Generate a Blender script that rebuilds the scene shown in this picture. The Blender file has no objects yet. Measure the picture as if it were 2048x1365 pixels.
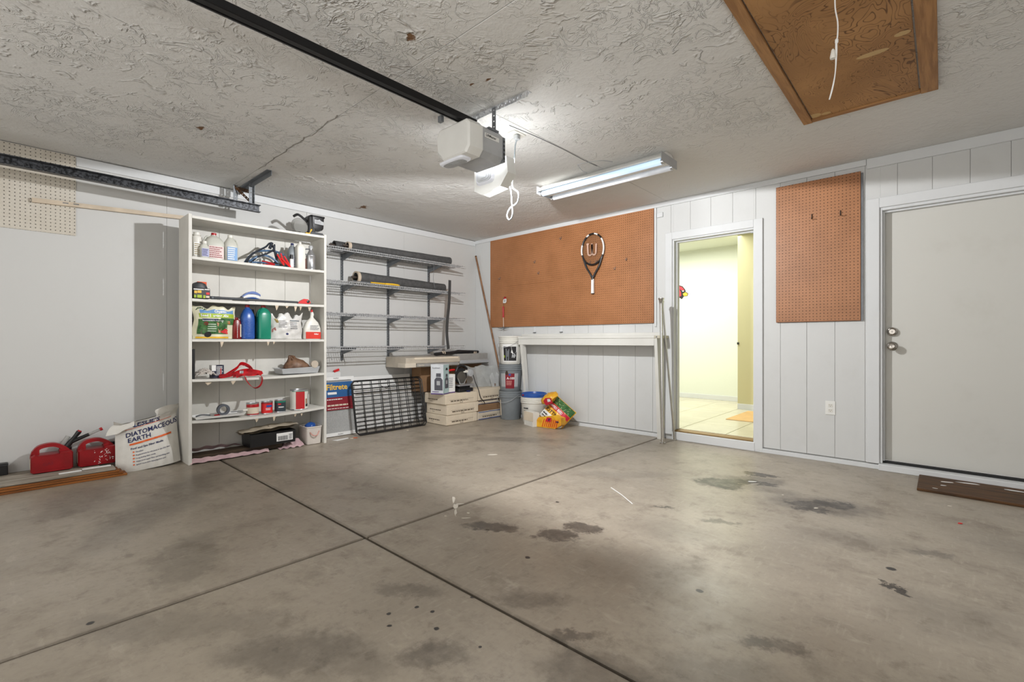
import bpy, bmesh, math, random
from mathutils import Vector, Matrix
PI = math.pi
random.seed(7)
SC = bpy.context.scene
COL = SC.collection

# ------------------------------------------------------------------ camera, light, exposure
cam_d = bpy.data.cameras.new('camera'); cam = bpy.data.objects.new('camera', cam_d); COL.objects.link(cam)
cam.location = (4.967, -4.649, 1.002); cam.rotation_euler = (PI/2, 0, math.radians(42.458))
cam_d.lens = 16.541; cam_d.sensor_width = 36; cam_d.clip_start = 0.05; cam_d.clip_end = 200
SC.camera = cam
SC.view_settings.view_transform = 'Standard'; SC.view_settings.look = 'None'
SC.view_settings.gamma = 1.0; SC.view_settings.use_curve_mapping = False
SC.view_settings.exposure = 0.12
world = bpy.data.worlds.new('world'); SC.world = world; world.use_nodes = True
wb = world.node_tree.nodes['Background']; wb.inputs[0].default_value = (1.0, 0.975, 0.94, 1); wb.inputs[1].default_value = 1.2

def lamp(name, kind, loc, energy, color=(1,1,1), size=0.1, rot=(0,0,0), sy=None):
    d = bpy.data.lights.new(name, kind); d.energy = energy; d.color = color
    if kind == 'AREA':
        d.size = size
        if sy: d.shape = 'RECTANGLE'; d.size_y = sy
    else: d.shadow_soft_size = size
    o = bpy.data.objects.new(name, d); COL.objects.link(o); o.location = loc; o.rotation_euler = rot
    return o
# fill lamp added in the unseen garage door opening, which is assumed open
lamp('door_fill', 'AREA', (3.4, -6.45, 1.1), 22, (1.0, 0.97, 0.93), 4.8, (PI/2, 0, 0), 2.0)
# hallway ceiling light beyond the open doorway
lamp('hall_light', 'AREA', (1.9, 1.45, 2.40), 76, (1.0, 1.0, 0.93), 2.2, (0, 0, 0), 1.6)
# unseen fill lamp added behind the viewer, aimed up to brighten the ceiling
lamp('bounce_fill', 'AREA', (5.2, -5.0, 1.55), 44, (1.0, 0.99, 0.97), 0.5, (math.radians(180-14), 0, math.radians(35)), 0.5)

# ------------------------------------------------------------------ helpers
def V(*a): return Vector(a)
class B:
    """collects geometry for one mesh object"""
    def __init__(s): s.v = []; s.f = []; s.m = []; s.mi = 0
    def add(s, vs, fs):
        n = len(s.v); s.v += [Vector(p) for p in vs]
        for f in fs: s.f.append([n+i for i in f]); s.m.append(s.mi)
        return s
    def box(s, x0, x1, y0, y1, z0, z1, b=0.0):
        lo = (min(x0,x1), min(y0,y1), min(z0,z1)); hi = (max(x0,x1), max(y0,y1), max(z0,z1))
        b = min(b, *( (hi[i]-lo[i])*0.45 for i in range(3)))
        if b <= 0:
            vs = [(x,y,z) for x in (lo[0],hi[0]) for y in (lo[1],hi[1]) for z in (lo[2],hi[2])]
            return s.add(vs, [(0,1,3,2),(4,6,7,5),(0,4,5,1),(2,3,7,6),(0,2,6,4),(1,5,7,3)])
        vs = []; idx = {}
        for sx in (0,1):
            for sy in (0,1):
                for sz in (0,1):
                    sg = (sx,sy,sz); c = [hi[i] if sg[i] else lo[i] for i in range(3)]; ins = [c[i]-b if sg[i] else c[i]+b for i in range(3)]
                    for ax in range(3):
                        p = list(ins); p[ax] = c[ax]; idx[(sg,ax)] = len(vs); vs.append(p)
        fs = []
        for ax in range(3):
            o1, o2 = [i for i in range(3) if i != ax]
            for e in (0,1):
                q = []
                for a, c in ((0,0),(1,0),(1,1),(0,1)):
                    sg = [0,0,0]; sg[ax] = e; sg[o1] = a; sg[o2] = c; q.append(idx[(tuple(sg),ax)])
                fs.append(q)
        for ax in range(3):
            o1, o2 = [i for i in range(3) if i != ax]
            for a in (0,1):
                for c in (0,1):
                    q = []
                    for e, k in ((0,o1),(1,o1),(1,o2),(0,o2)):
                        sg = [0,0,0]; sg[ax] = e; sg[o1] = a; sg[o2] = c; q.append(idx[(tuple(sg),k)])
                    fs.append(q)
        for sx in (0,1):
            for sy in (0,1):
                for sz in (0,1): fs.append([idx[((sx,sy,sz),k)] for k in range(3)])
        return s.add(vs, fs)
    def obox(s, c, U, W, N, hu, hw, hn):
        c, U, W, N = Vector(c), Vector(U).normalized()*hu, Vector(W).normalized()*hw, Vector(N).normalized()*hn
        vs = [c+U*a+W*d+N*e for a in (-1,1) for d in (-1,1) for e in (-1,1)]
        return s.add(vs, [(0,1,3,2),(4,6,7,5),(0,4,5,1),(2,3,7,6),(0,2,6,4),(1,5,7,3)])
    def tube(s, pts, r, n=8, caps=True, closed=False, flat=None):
        pts = [Vector(p) for p in pts]; k = len(pts)
        rs = r if isinstance(r, (list,tuple)) else [r]*k
        vs = []; prev = None
        for i, p in enumerate(pts):
            if closed: d = pts[(i+1)%k] - pts[i-1]
            else: d = pts[min(i+1,k-1)] - pts[max(i-1,0)]
            d = d.normalized() if d.length > 1e-9 else Vector((0,0,1))
            if prev is None:
                up = Vector((0,0,1)) if abs(d.z) < 0.9 else Vector((1,0,0)); a = d.cross(up).normalized()
            else:
                a = prev - d*prev.dot(d); a = a.normalized() if a.length > 1e-6 else d.orthogonal().normalized()
            prev = a; c = d.cross(a)
            fl = flat or 1.0
            for j in range(n):
                t = 2*PI*j/n; vs.append(p + a*math.cos(t)*rs[i] + c*math.sin(t)*rs[i]*fl)
        fs = []
        for i in range(k if closed else k-1):
            for j in range(n):
                i2 = (i+1) % k
                fs.append((i*n+j, i*n+(j+1)%n, i2*n+(j+1)%n, i2*n+j))
        if caps and not closed: fs.append(list(range(n))[::-1]); fs.append([(k-1)*n+j for j in range(n)])
        return s.add(vs, fs)
    def cyl(s, p0, p1, r, r1=None, n=16): return s.tube([p0, p1], [r, r if r1 is None else r1], n)
    def lathe(s, prof, c=(0,0,0), ax='z', n=24, caps=True, sx=1, sy=1):
        c = Vector(c); vs = []
        for r, h in prof:
            for j in range(n):
                t = 2*PI*j/n; a, d = r*math.cos(t)*sx, r*math.sin(t)*sy
                vs.append(c + (Vector((a,d,h)) if ax == 'z' else Vector((h,a,d)) if ax == 'x' else Vector((d,h,a))))
        fs = []
        for i in range(len(prof)-1):
            for j in range(n): fs.append((i*n+j, i*n+(j+1)%n, (i+1)*n+(j+1)%n, (i+1)*n+j))
        if caps: fs.append(list(range(n))[::-1]); fs.append([(len(prof)-1)*n+j for j in range(n)])
        return s.add(vs, fs)
    def loft(s, secs, n=24, c=(0,0,0), caps=True):
        """stack of superellipse rings: (z, hx, hy, exponent[, ox, oy])"""
        c = Vector(c); vs = []
        for q in secs:
            z, hx, hy, e = q[:4]; ox, oy = (q[4], q[5]) if len(q) > 4 else (0, 0)
            for j in range(n):
                t = 2*PI*j/n; ca, sa = math.cos(t), math.sin(t)
                vs.append(c + Vector((ox + hx*math.copysign(abs(ca)**(2/e), ca), oy + hy*math.copysign(abs(sa)**(2/e), sa), z)))
        fs = []
        for i in range(len(secs)-1):
            for j in range(n): fs.append((i*n+j, i*n+(j+1)%n, (i+1)*n+(j+1)%n, (i+1)*n+j))
        if caps: fs.append(list(range(n))[::-1]); fs.append([(len(secs)-1)*n+j for j in range(n)])
        return s.add(vs, fs)
    def prism(s, poly, o, U, W, N, d):
        """polygon (u,w) pushed out along N by d"""
        o, U, W, N = Vector(o), Vector(U), Vector(W), Vector(N); n = len(poly)
        vs = [o+U*p[0]+W*p[1] for p in poly] + [o+U*p[0]+W*p[1]+N*d for p in poly]
        fs = [list(range(n))[::-1], [n+i for i in range(n)]] + [(i, (i+1)%n, n+(i+1)%n, n+i) for i in range(n)]
        return s.add(vs, fs)
    def grid(s, fn, nu, nv):
        vs = [fn(i/nu, j/nv) for j in range(nv+1) for i in range(nu+1)]
        fs = [(j*(nu+1)+i, j*(nu+1)+i+1, (j+1)*(nu+1)+i+1, (j+1)*(nu+1)+i) for j in range(nv) for i in range(nu)]
        return s.add(vs, fs)
    def quad(s, *p): return s.add(p, [list(range(len(p)))])
    def build(s, name, mats, parent=None, smooth=False, fixn=True):
        me = bpy.data.meshes.new(name)
        if parent is not None: off = BASE[parent.name]
        else:
            lo = [min(p[i] for p in s.v) for i in range(3)]; hi = [max(p[i] for p in s.v) for i in range(3)]
            off = Vector(((lo[0]+hi[0])/2, (lo[1]+hi[1])/2, lo[2]))
        me.from_pydata([p-off for p in s.v], [], s.f)
        if not isinstance(mats, (list,tuple)): mats = [mats]
        for m in mats: me.materials.append(m)
        if len(mats) > 1:
            for p, k in zip(me.polygons, s.m): p.material_index = k
        if fixn:
            bm = bmesh.new(); bm.from_mesh(me); bmesh.ops.recalc_face_normals(bm, faces=bm.faces[:]); bm.to_mesh(me); bm.free()
        if smooth:
            for p in me.polygons: p.use_smooth = True
            me.set_sharp_from_angle(angle=math.radians(38 if smooth is True else smooth))
        me.update()
        o = bpy.data.objects.new(name, me); COL.objects.link(o)
        if parent is not None: o.parent = parent; BASE[o.name] = off
        else: o.location = off; BASE[o.name] = off
        return o
BASE = {}
def tag(o, label, cat, group=None):
    o['label'] = label; o['category'] = cat
    if group: o['group'] = group
    return o
def thing(name, label, cat, loc, group=None):
    o = bpy.data.objects.new(name, None); COL.objects.link(o); o.empty_display_size = 0.05
    o.location = loc; BASE[o.name] = Vector(loc); tag(o, label, cat, group); return o
def struct(o): o['kind'] = 'structure'; return o
def shell(name, loc=(0,0,0)):
    o = bpy.data.objects.new(name, None); COL.objects.link(o); o.location = loc; BASE[o.name] = Vector(loc); o['kind'] = 'structure'; return o
def copy_tree(o, loc):
    r = o.copy(); COL.objects.link(r); r.location = loc; BASE[r.name] = Vector(loc)
    for ch in list(o.children):
        c = ch.copy(); COL.objects.link(c); c.parent = r; BASE[c.name] = Vector(loc)
        for g in list(ch.children):
            d = g.copy(); COL.objects.link(d); d.parent = c; BASE[d.name] = Vector(loc)
    return r
def bx(name, m, parent, *a, b=0.0, **k): return B().box(*a, b=b).build(name, m, parent, **k)
def arc(c, U, W, r, a0, a1, n):
    c, U, W = Vector(c), Vector(U), Vector(W)
    return [c + U*r*math.cos(math.radians(a0+(a1-a0)*i/n)) + W*r*math.sin(math.radians(a0+(a1-a0)*i/n)) for i in range(n+1)]
def pl(o, U, W):
    o, U, W = Vector(o), Vector(U), Vector(W)
    return lambda x, y: o + U*x + W*y
def spline(pts, n=6):
    pts = [Vector(p) for p in pts]; out = []
    for i in range(len(pts)-1):
        p0, p1, p2, p3 = pts[max(i-1,0)], pts[i], pts[i+1], pts[min(i+2,len(pts)-1)]
        for k in range(n):
            t = k/n; out.append(0.5*((2*p1)+(p2-p0)*t+(2*p0-5*p1+4*p2-p3)*t*t+(3*p1-p0-3*p2+p3)*t**3))
    out.append(pts[-1]); return out
def ribbon(pts, w, wd, m, parent, nm='webbing', n=6, t=.0022):
    p = spline(pts, n); b = B(); vs = []
    wd = Vector(wd).normalized()
    for i, q in enumerate(p):
        d = (p[min(i+1,len(p)-1)]-p[max(i-1,0)]).normalized(); a = (wd-d*wd.dot(d)).normalized(); nn = d.cross(a)
        vs += [q+a*w/2+nn*t/2, q-a*w/2+nn*t/2, q-a*w/2-nn*t/2, q+a*w/2-nn*t/2]
    k = len(p); b.add(vs, [(0,1,2,3),tuple(4*(k-1)+j for j in (3,2,1,0))]+[(4*i+j,4*i+(j+1)%4,4*i+4+(j+1)%4,4*i+4+j) for i in range(k-1) for j in range(4)])
    return b.build(nm, m, parent, smooth=30)
def text(s, size, f, m, parent, name='lettering', align='LEFT', bold=0.0, sx=1.0, shear=0.0):
    cu = bpy.data.curves.new('t', 'FONT'); cu.body = s; cu.size = size; cu.resolution_u = 2; cu.align_x = align; cu.offset = bold; cu.shear = shear
    o = bpy.data.objects.new('t', cu); COL.objects.link(o)
    dg = bpy.context.evaluated_depsgraph_get(); dg.update()
    me = bpy.data.meshes.new_from_object(o.evaluated_get(dg))
    bpy.data.objects.remove(o); bpy.data.curves.remove(cu)
    b = B(); b.add([f(v.co.x*sx, v.co.y) for v in me.vertices], [list(p.vertices) for p in me.polygons])
    bpy.data.meshes.remove(me)
    return b.build(name, m, parent, fixn=False) if b.v else None
def words(f, w, h, n, m, parent, seed=1, name='print', gap=0.5):
    """rows of small unreadable words"""
    r = random.Random(seed); b = B(); lh = h/n
    for i in range(n):
        y0 = h - (i+1)*lh + lh*gap/2; y1 = y0 + lh*(1-gap); x = 0; end = w*r.uniform(0.7, 1.0)
        while x < end:
            l = min(r.uniform(0.06, 0.16)*w, end-x)
            if l > 0.012*w: b.quad(f(x,y0), f(x+l,y0), f(x+l,y1), f(x,y1))
            x += l + 0.025*w
    return b.build(name, m, parent, fixn=False)
def patch(f, x0, x1, y0, y1, m, parent, name='print', n=1):
    b = B(); b.grid(lambda s,t: f(x0+(x1-x0)*s, y0+(y1-y0)*t), n, n); return b.build(name, m, parent, fixn=False)
def ppoly(f, pts, m, parent, name='print'):
    b = B(); b.quad(*[f(*p) for p in pts]); return b.build(name, m, parent, fixn=False)

# ------------------------------------------------------------------ materials
def srgb(*c):
    c = [x/255 for x in c]; return tuple((x/12.92 if x <= 0.04045 else ((x+0.055)/1.055)**2.4) for x in c) + (1,)
class N:
    def __init__(s, name):
        s.mat = bpy.data.materials.new(name); s.mat.use_nodes = True; s.t = s.mat.node_tree; s.bs = s.t.nodes['Principled BSDF']
    def new(s, typ, **k):
        n = s.t.nodes.new(typ)
        for a, v in k.items(): setattr(n, a, v)
        return n
    def put(s, sock, v):
        if hasattr(v, 'is_output'): s.t.links.new(v, sock)
        elif v is not None: sock.default_value = v
    def math(s, op, a, b=None, c=None, clamp=False):
        n = s.new('ShaderNodeMath', operation=op, use_clamp=clamp)
        for i, v in enumerate((a,b,c)): s.put(n.inputs[i], v)
        return n.outputs[0]
    def vmath(s, op, a, b=None, out=0):
        n = s.new('ShaderNodeVectorMath', operation=op); s.put(n.inputs[0], a); s.put(n.inputs[1], b)
        return n.outputs[out]
    def pos(s): return s.new('ShaderNodeNewGeometry').outputs['Position']
    def obj(s): return s.new('ShaderNodeTexCoord').outputs['Object']
    def noise(s, vec, scale, detail=3, rough=0.5, dist=0.0, out=0):
        n = s.new('ShaderNodeTexNoise'); s.put(n.inputs['Vector'], vec); n.inputs['Scale'].default_value = scale
        n.inputs['Detail'].default_value = detail; n.inputs['Roughness'].default_value = rough; n.inputs['Distortion'].default_value = dist
        return n.outputs[out]
    def ramp(s, fac, a, b, c=0.0, d=1.0):
        n = s.new('ShaderNodeMapRange'); n.interpolation_type = 'SMOOTHSTEP'; s.put(n.inputs[0], fac)
        for i, v in enumerate((a,b,c,d)): n.inputs[i+1].default_value = v
        return n.outputs[0]
    def mix(s, fac, a, b, mode='MIX'):
        n = s.new('ShaderNodeMix', data_type='RGBA', blend_type=mode); s.put(n.inputs[0], fac); s.put(n.inputs[6], a); s.put(n.inputs[7], b)
        return n.outputs[2]
    def scale(s, vec, x, y, z): return s.vmath('MULTIPLY', vec, (x,y,z))
    def bump(s, h, dist, strength=1.0, prev=None):
        n = s.new('ShaderNodeBump'); s.put(n.inputs['Height'], h); n.inputs['Distance'].default_value = dist; n.inputs['Strength'].default_value = strength
        if prev is not None: s.t.links.new(prev, n.inputs['Normal'])
        return n.outputs[0]
    def done(s, col=None, rough=0.5, metal=0.0, normal=None, spec=0.5, alpha=None, trans=None, emit=None, estr=0):
        b = s.bs; s.put(b.inputs['Base Color'], col); s.put(b.inputs['Roughness'], rough); s.put(b.inputs['Metallic'], metal)
        s.put(b.inputs['Specular IOR Level'], spec)
        if normal is not None: s.t.links.new(normal, b.inputs['Normal'])
        if alpha is not None: s.put(b.inputs['Alpha'], alpha)
        if trans is not None: b.inputs['Transmission Weight'].default_value = trans
        if emit is not None: s.put(b.inputs['Emission Color'], emit); b.inputs['Emission Strength'].default_value = estr
        return s.mat
def mat(name, c, rough=0.5, metal=0.0, var=0.06, vs=8.0, bump=0.0, bs=60.0, spec=0.5, c2=None, trans=None, alpha=None, emit=None, estr=0):
    """simple procedural surface: colour with noise mottling and fine relief"""
    n = N(name); p = n.obj(); base = srgb(*c)
    k = n.noise(p, vs, 4, 0.6)
    dark = srgb(*c2) if c2 else tuple(x*(1-var*2.2) for x in base[:3]) + (1,)
    col = n.mix(n.ramp(k, 0.35, 0.7), base, dark)
    nm = n.bump(n.noise(p, bs, 3, 0.6), bump) if bump else None
    return n.done(col, rough, metal, nm, spec, alpha, trans, emit, estr)

def m_paint(name, c, grain=0.0006, dirt=0.25, streak=True):
    n = N(name); p = n.pos(); base = srgb(*c)
    d = n.ramp(n.noise(p, 3.2, 5, 0.65), 0.52, 0.78)
    scuff = n.ramp(n.noise(n.scale(p, 9, 9, 3.0), 2.4, 6, 0.7), 0.66, 0.76)
    z = n.new('ShaderNodeSeparateXYZ'); n.put(z.inputs[0], p)
    low = n.ramp(z.outputs[2], 0.9, 0.0)
    a = n.math('MULTIPLY', d, dirt*0.35); a2 = n.math('MULTIPLY', n.math('MULTIPLY', scuff, low), dirt)
    col = n.mix(n.math('ADD', a, a2, clamp=True), base, srgb(150,142,128))
    h = n.noise(n.scale(p, 1, 1, 0.12) if streak else p, 160 if streak else 70, 3, 0.6)
    nm = n.bump(h, grain, 0.6)
    return n.done(col, 0.55, 0, nm, 0.35)

def m_ceiling():
    n = N('ceiling_texture_paint'); p = n.pos(); base = srgb(214,213,210)
    sep = n.new('ShaderNodeSeparateXYZ'); n.put(sep.inputs[0], p)
    # skip-trowel ridges, strong towards the garage door, worn smooth near the house wall
    w = n.noise(p, 6.0, 3, 0.58, 1.1); ridge = n.ramp(n.math('ABSOLUTE', n.math('SUBTRACT', w, 0.5)), 0.055, 0.0)
    w2 = n.noise(p, 10.0, 3, 0.6, 1.6); ridge2 = n.ramp(n.math('ABSOLUTE', n.math('SUBTRACT', w2, 0.52)), 0.05, 0.0)
    msk = n.ramp(n.noise(n.vmath('ADD', p, (5.1,2.2,0)), 6.5, 3, 0.6), 0.50, 0.60)
    msk2 = n.ramp(n.noise(n.vmath('ADD', p, (9.1,1.2,0)), 2.2, 3, 0.6), 0.40, 0.62)
    region = n.math('ADD', n.ramp(sep.outputs[1], -1.6, -3.5, 0.15, 0.9), n.math('MULTIPLY', n.ramp(sep.outputs[0], 2.6, 3.6), n.ramp(sep.outputs[1], -0.7, -1.6, 0.0, 0.55)), clamp=True)
    region = n.math('MULTIPLY', region, n.ramp(sep.outputs[0], 0.15, 0.9, 0.25, 1.0))
    h = n.math('MULTIPLY', n.math('ADD', n.math('MULTIPLY', ridge, msk), n.math('MULTIPLY', n.math('MULTIPLY', ridge2, msk2), 0.55)), region)
    h = n.math('ADD', h, n.math('MULTIPLY', n.noise(p, 26, 4, 0.6), 0.5))
    h = n.math('ADD', h, n.math('MULTIPLY', n.noise(p, 2.2, 2, 0.5), 1.2))
    nm = n.bump(h, 0.013, 0.8)
    yel = n.ramp(n.noise(p, 0.8, 4, 0.6), 0.5, 0.8, 0.0, 0.4)
    col = n.mix(yel, base, srgb(188,182,170))
    for (x, y, r) in ((3.107,-3.332,0.05),(0.366,-2.002,0.10),(1.264,-3.726,0.05),(3.119,-2.829,0.035),(3.02,-2.85,0.03)):
        dv = n.vmath('SUBTRACT', p, (x,y,2.44)); dv = n.vmath('ADD', dv, n.scale(n.noise(p, 16, 3, 0.6, 0, 1), r*2, r*2, 0)); dv = n.vmath('SUBTRACT', dv, (r,r,0))
        dv = n.scale(dv, 1, 2.2, 0); k = n.ramp(n.vmath('LENGTH', dv, None, 1), r*0.85, r*0.5)
        col = n.mix(k, col, srgb(122,92,66))
    return n.done(col, 0.8, 0, nm, 0.2)

STAINS = [ # x, y, rx, ry, angle, strength, softness
 (1.37,-3.92,0.95,0.22,-0.65,0.62,0.9),(1.05,-4.33,0.35,0.16,-0.5,0.45,0.9),(1.19,-3.58,0.30,0.12,-0.3,0.35,0.9),(2.39,-4.06,0.30,0.14,-0.4,0.45,0.5),
 (3.42,-4.00,0.30,0.13,0.75,0.75,0.8),(3.81,-1.22,0.16,0.13,0.2,1.0,0.5),(3.96,-1.00,0.24,0.13,0.6,0.85,0.6),(4.42,-1.27,0.34,0.20,0.4,0.85,0.8),(4.12,-1.15,0.2,0.1,0.1,0.6,0.8),
 (3.17,-2.86,0.17,0.07,0.5,0.7,0.5),(3.50,-2.70,0.12,0.08,0.3,0.75,0.5),(3.55,-2.54,0.11,0.07,0.2,0.75,0.5),(4.83,-2.21,0.07,0.028,-0.75,0.9,0.4),
 (4.22,-3.42,0.24,0.12,0.4,0.75,0.8),(3.97,-2.74,0.45,0.25,0.5,0.45,1.0),(3.88,-2.26,0.30,0.2,0.2,0.4,1.0),(3.21,-1.48,0.55,0.12,0.7,0.35,1.0),(1.77,-1.11,0.5,0.16,0.6,0.55,0.9),
 (1.19,-1.47,0.4,0.16,0.9,0.55,0.9),(3.61,-3.91,0.2,0.12,0.7,0.5,0.9),(4.56,-2.92,0.1,0.06,0.3,0.6,0.8),(4.99,-2.3,0.3,0.2,0.5,0.4,1.0),(4.62,-1.75,0.35,0.16,0.4,0.4,1.0),
 (4.46,-3.2,0.3,0.12,0.6,0.5,0.9),(3.78,-3.70,0.14,0.06,0.8,0.45,0.9),(4.06,-3.34,0.1,0.05,0.6,0.6,0.8),(3.79,-3.26,0.16,0.08,0.6,0.4,0.9),(3.39,-3.53,0.16,0.06,0.6,0.35,0.8),
 (2.2,-3.0,0.3,0.16,0.4,0.3,1.0),(0.75,-3.0,0.5,0.3,1.2,0.35,1.0),(0.9,-4.3,0.5,0.25,0,0.45,1.0),(5.4,-1.3,0.4,0.3,0.2,0.45,1.0),(2.9,-4.3,0.35,0.12,0.7,0.4,0.9),(3.1,-4.1,0.3,0.1,0.7,0.4,0.9),
 (3.76,-1.25,.10,.06,.3,1.1,.4),(3.86,-1.16,.09,.05,.8,1.1,.4),(3.93,-1.06,.13,.07,.5,1.1,.4),(4.03,-1.02,.10,.05,.1,1.0,.5),(4.34,-1.30,.13,.07,.6,1.0,.5),(4.46,-1.20,.15,.08,.5,1.0,.5),(4.40,-1.38,.10,.06,.3,.9,.5),(3.95,-.80,.10,.045,.2,.8,.4),(4.05,-1.95,0.12,0.05,0.4,0.6,0.8),(3.73,-1.95,0.05,0.03,0.4,0.8,0.8),(4.9,-1.7,0.12,0.05,0.4,0.5,0.8)]
SPOTS = [(2.737,-4.426,0.012),(3.467,-3.679,0.009),(3.507,-3.585,0.009),(3.575,-3.563,0.009),(3.668,-3.617,0.011),(3.531,-3.719,0.009),(3.61,-3.397,0.009),(3.552,-2.996,0.014),(3.851,-3.584,0.006),(3.2,-2.3,0.012),(4.25,-2.75,0.015),(4.8,-2.0,0.02)]
def m_concrete():
    n = N('garage_concrete'); p = n.pos()
    big = n.noise(p, 1.1, 5, 0.62); mid = n.noise(n.scale(p, 1.0, 1.0, 1), 4.2, 6, 0.68); fine = n.noise(p, 38, 4, 0.65); brush = n.noise(n.scale(p, 26, 5, 1), 2.2, 4, 0.6)
    col = n.mix(n.ramp(big, 0.3, 0.7), srgb(166,156,141), srgb(146,136,122))
    col = n.mix(n.ramp(mid, 0.50, 0.74, 0, 0.6), col, srgb(108,98,86))
    col = n.mix(n.ramp(brush, 0.52, 0.72, 0, 0.5), col, srgb(170,160,146))
    col = n.mix(n.ramp(fine, 0.45, 0.75, 0, 0.22), col, srgb(110,101,90))
    m2 = n.noise(n.vmath('ADD', p, (7.3,1.1,0)), 10.0, 7, 0.74); col = n.mix(n.ramp(m2, 0.54, 0.68, 0, 0.42), col, srgb(104,94,82))
    m3 = n.noise(n.scale(n.vmath('ADD', p, (2.3,8.1,0)), 3.0, 9.0, 1), 1.6, 6, 0.72); col = n.mix(n.ramp(m3, 0.55, 0.70, 0, 0.40), col, srgb(184,175,161))
    sx = n.new('ShaderNodeSeparateXYZ'); n.put(sx.inputs[0], n.vmath('ADD', p, n.scale(n.noise(p, 22, 4, 0.7, 0, 1), 0.02, 0.02, 0)))
    jd = n.math('MINIMUM', n.math('ABSOLUTE', n.math('SUBTRACT', sx.outputs[0], 2.8105)), n.math('ABSOLUTE', n.math('ADD', sx.outputs[1], 3.373)))
    col = n.mix(n.ramp(jd, 0.024, 0.005, 0, 0.5), col, srgb(74,64,54))
    wob = n.vmath('SUBTRACT', n.noise(p, 5.0, 5, 0.65, 0, 1), (0.5,0.5,0.5)); wob2 = n.vmath('SUBTRACT', n.noise(p, 16.0, 4, 0.7, 0, 1), (0.5,0.5,0.5))
    pw = n.vmath('ADD', p, n.vmath('ADD', n.scale(wob, 0.20, 0.20, 0), n.scale(wob2, 0.16, 0.16, 0)))
    acc = None; 
    for x, y, rx, ry, a, st, so in STAINS:
        q = n.vmath('SUBTRACT', pw, (x,y,0)); r = n.new('ShaderNodeVectorRotate', rotation_type='Z_AXIS'); n.put(r.inputs['Vector'], q); r.inputs['Angle'].default_value = -a
        k = n.ramp(n.vmath('LENGTH', n.scale(r.outputs[0], 1/rx, 1/ry, 0), None, 1), 1.15, 1.15-so*.85, 0, min(1, st*1.12) if rx < .2 else st*.66)
        acc = k if acc is None else n.math('MAXIMUM', acc, k)
    acc = n.math('MULTIPLY', acc, n.ramp(n.noise(p, 11, 5, 0.7), 0.28, 0.58, 0.62, 1.05))
    col = n.mix(n.math('MULTIPLY', acc, 0.95, clamp=True), col, srgb(56,49,43))
    ps = n.vmath('ADD', p, n.scale(wob2, 0.02, 0.02, 0)); acc2 = None
    for x, y, r in SPOTS:
        k = n.ramp(n.vmath('LENGTH', n.scale(n.vmath('SUBTRACT', ps, (x,y,0)), 1, 1, 0), None, 1), r*1.1, r*0.7)
        acc2 = k if acc2 is None else n.math('MAXIMUM', acc2, k)
    col = n.mix(acc2, col, srgb(48,44,42))
    rg = n.math('ADD', n.ramp(mid, 0.3, 0.75, 0.30, 0.47), n.math('MULTIPLY', acc, -0.04))
    nm = n.bump(n.math('ADD', n.math('MULTIPLY', fine, 0.4), n.math('MULTIPLY', brush, 0.6)), 0.0012, 0.5)
    return n.done(col, rg, 0, nm, 0.5)

def m_pegboard(name, c, c2, pitch, axis, rough=0.45):
    """tempered hardboard with a grid of drilled holes"""
    n = N(name); p = n.pos(); sep = n.new('ShaderNodeSeparateXYZ'); n.put(sep.inputs[0], p)
    u = sep.outputs[axis]; w = sep.outputs[2]
    fu = n.math('SUBTRACT', n.math('FRACT', n.math('DIVIDE', n.math('ADD', u, 50), pitch)), 0.5)
    fw = n.math('SUBTRACT', n.math('FRACT', n.math('DIVIDE', w, pitch)), 0.5)
    d = n.math('SQRT', n.math('ADD', n.math('MULTIPLY', fu, fu), n.math('MULTIPLY', fw, fw)))
    hole = n.ramp(d, 0.15, 0.10)
    k = n.noise(p, 3.0, 5, 0.6); f = n.noise(p, 120, 3, 0.6)
    col = n.mix(n.ramp(k, 0.3, 0.75), srgb(*c), srgb(*c2)); col = n.mix(n.ramp(f, 0.4, 0.7, 0, 0.25), col, tuple(x*0.6 for x in srgb(*c2)[:3])+(1,))
    col = n.mix(hole, col, tuple(x*0.18 for x in srgb(*c2)[:3])+(1,))
    nm = n.bump(n.math('MULTIPLY', hole, -1.0), 0.003, 1.0)
    return n.done(col, rough, 0, nm, 0.5)

def m_plywood():
    n = N('hatch_plywood'); p = n.pos()
    q = n.scale(p, 1.9, 0.9, 1); w = n.noise(q, 2.6, 3, 0.5, 0.8)
    rings = n.math('ABSOLUTE', n.math('SINE', n.math('MULTIPLY', w, 95.0)))
    msk = n.ramp(n.noise(n.vmath('ADD', p, (3,1,0)), 3.0, 3, 0.6), 0.38, 0.62)
    k = n.math('MULTIPLY', n.ramp(rings, 0.45, 0.05), n.math('ADD', n.math('MULTIPLY', msk, 0.85), 0.15))
    col = n.mix(n.ramp(n.noise(p, 2.0, 4, 0.6), 0.3, 0.7), srgb(176,132,84), srgb(152,111,68))
    col = n.mix(k, col, srgb(96,64,36))
    for x, y, rx, ry in ((4.71,-1.72,0.065,0.022),(4.37,-1.16,0.035,0.03),(4.43,-1.15,0.025,0.018),(4.83,-1.82,0.03,0.02)):
        dv = n.scale(n.vmath('SUBTRACT', p, (x,y,0)), 1/rx, 1/ry, 0); col = n.mix(n.ramp(n.vmath('LENGTH', dv, None, 1), 1.05, 0.95), col, srgb(190,160,112))
    return n.done(col, 0.6, 0, n.bump(k, -0.0008, 0.5), 0.3)

def m_wood(name, c, c2, ax=(3,60,60), rough=0.6):
    n = N(name); p = n.obj(); w = n.noise(n.scale(p, *ax), 1.0, 4, 0.6, 0.4)
    col = n.mix(n.ramp(w, 0.35, 0.65), srgb(*c), srgb(*c2))
    return n.done(col, rough, 0, n.bump(w, 0.0006, 0.5), 0.3)

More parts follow.
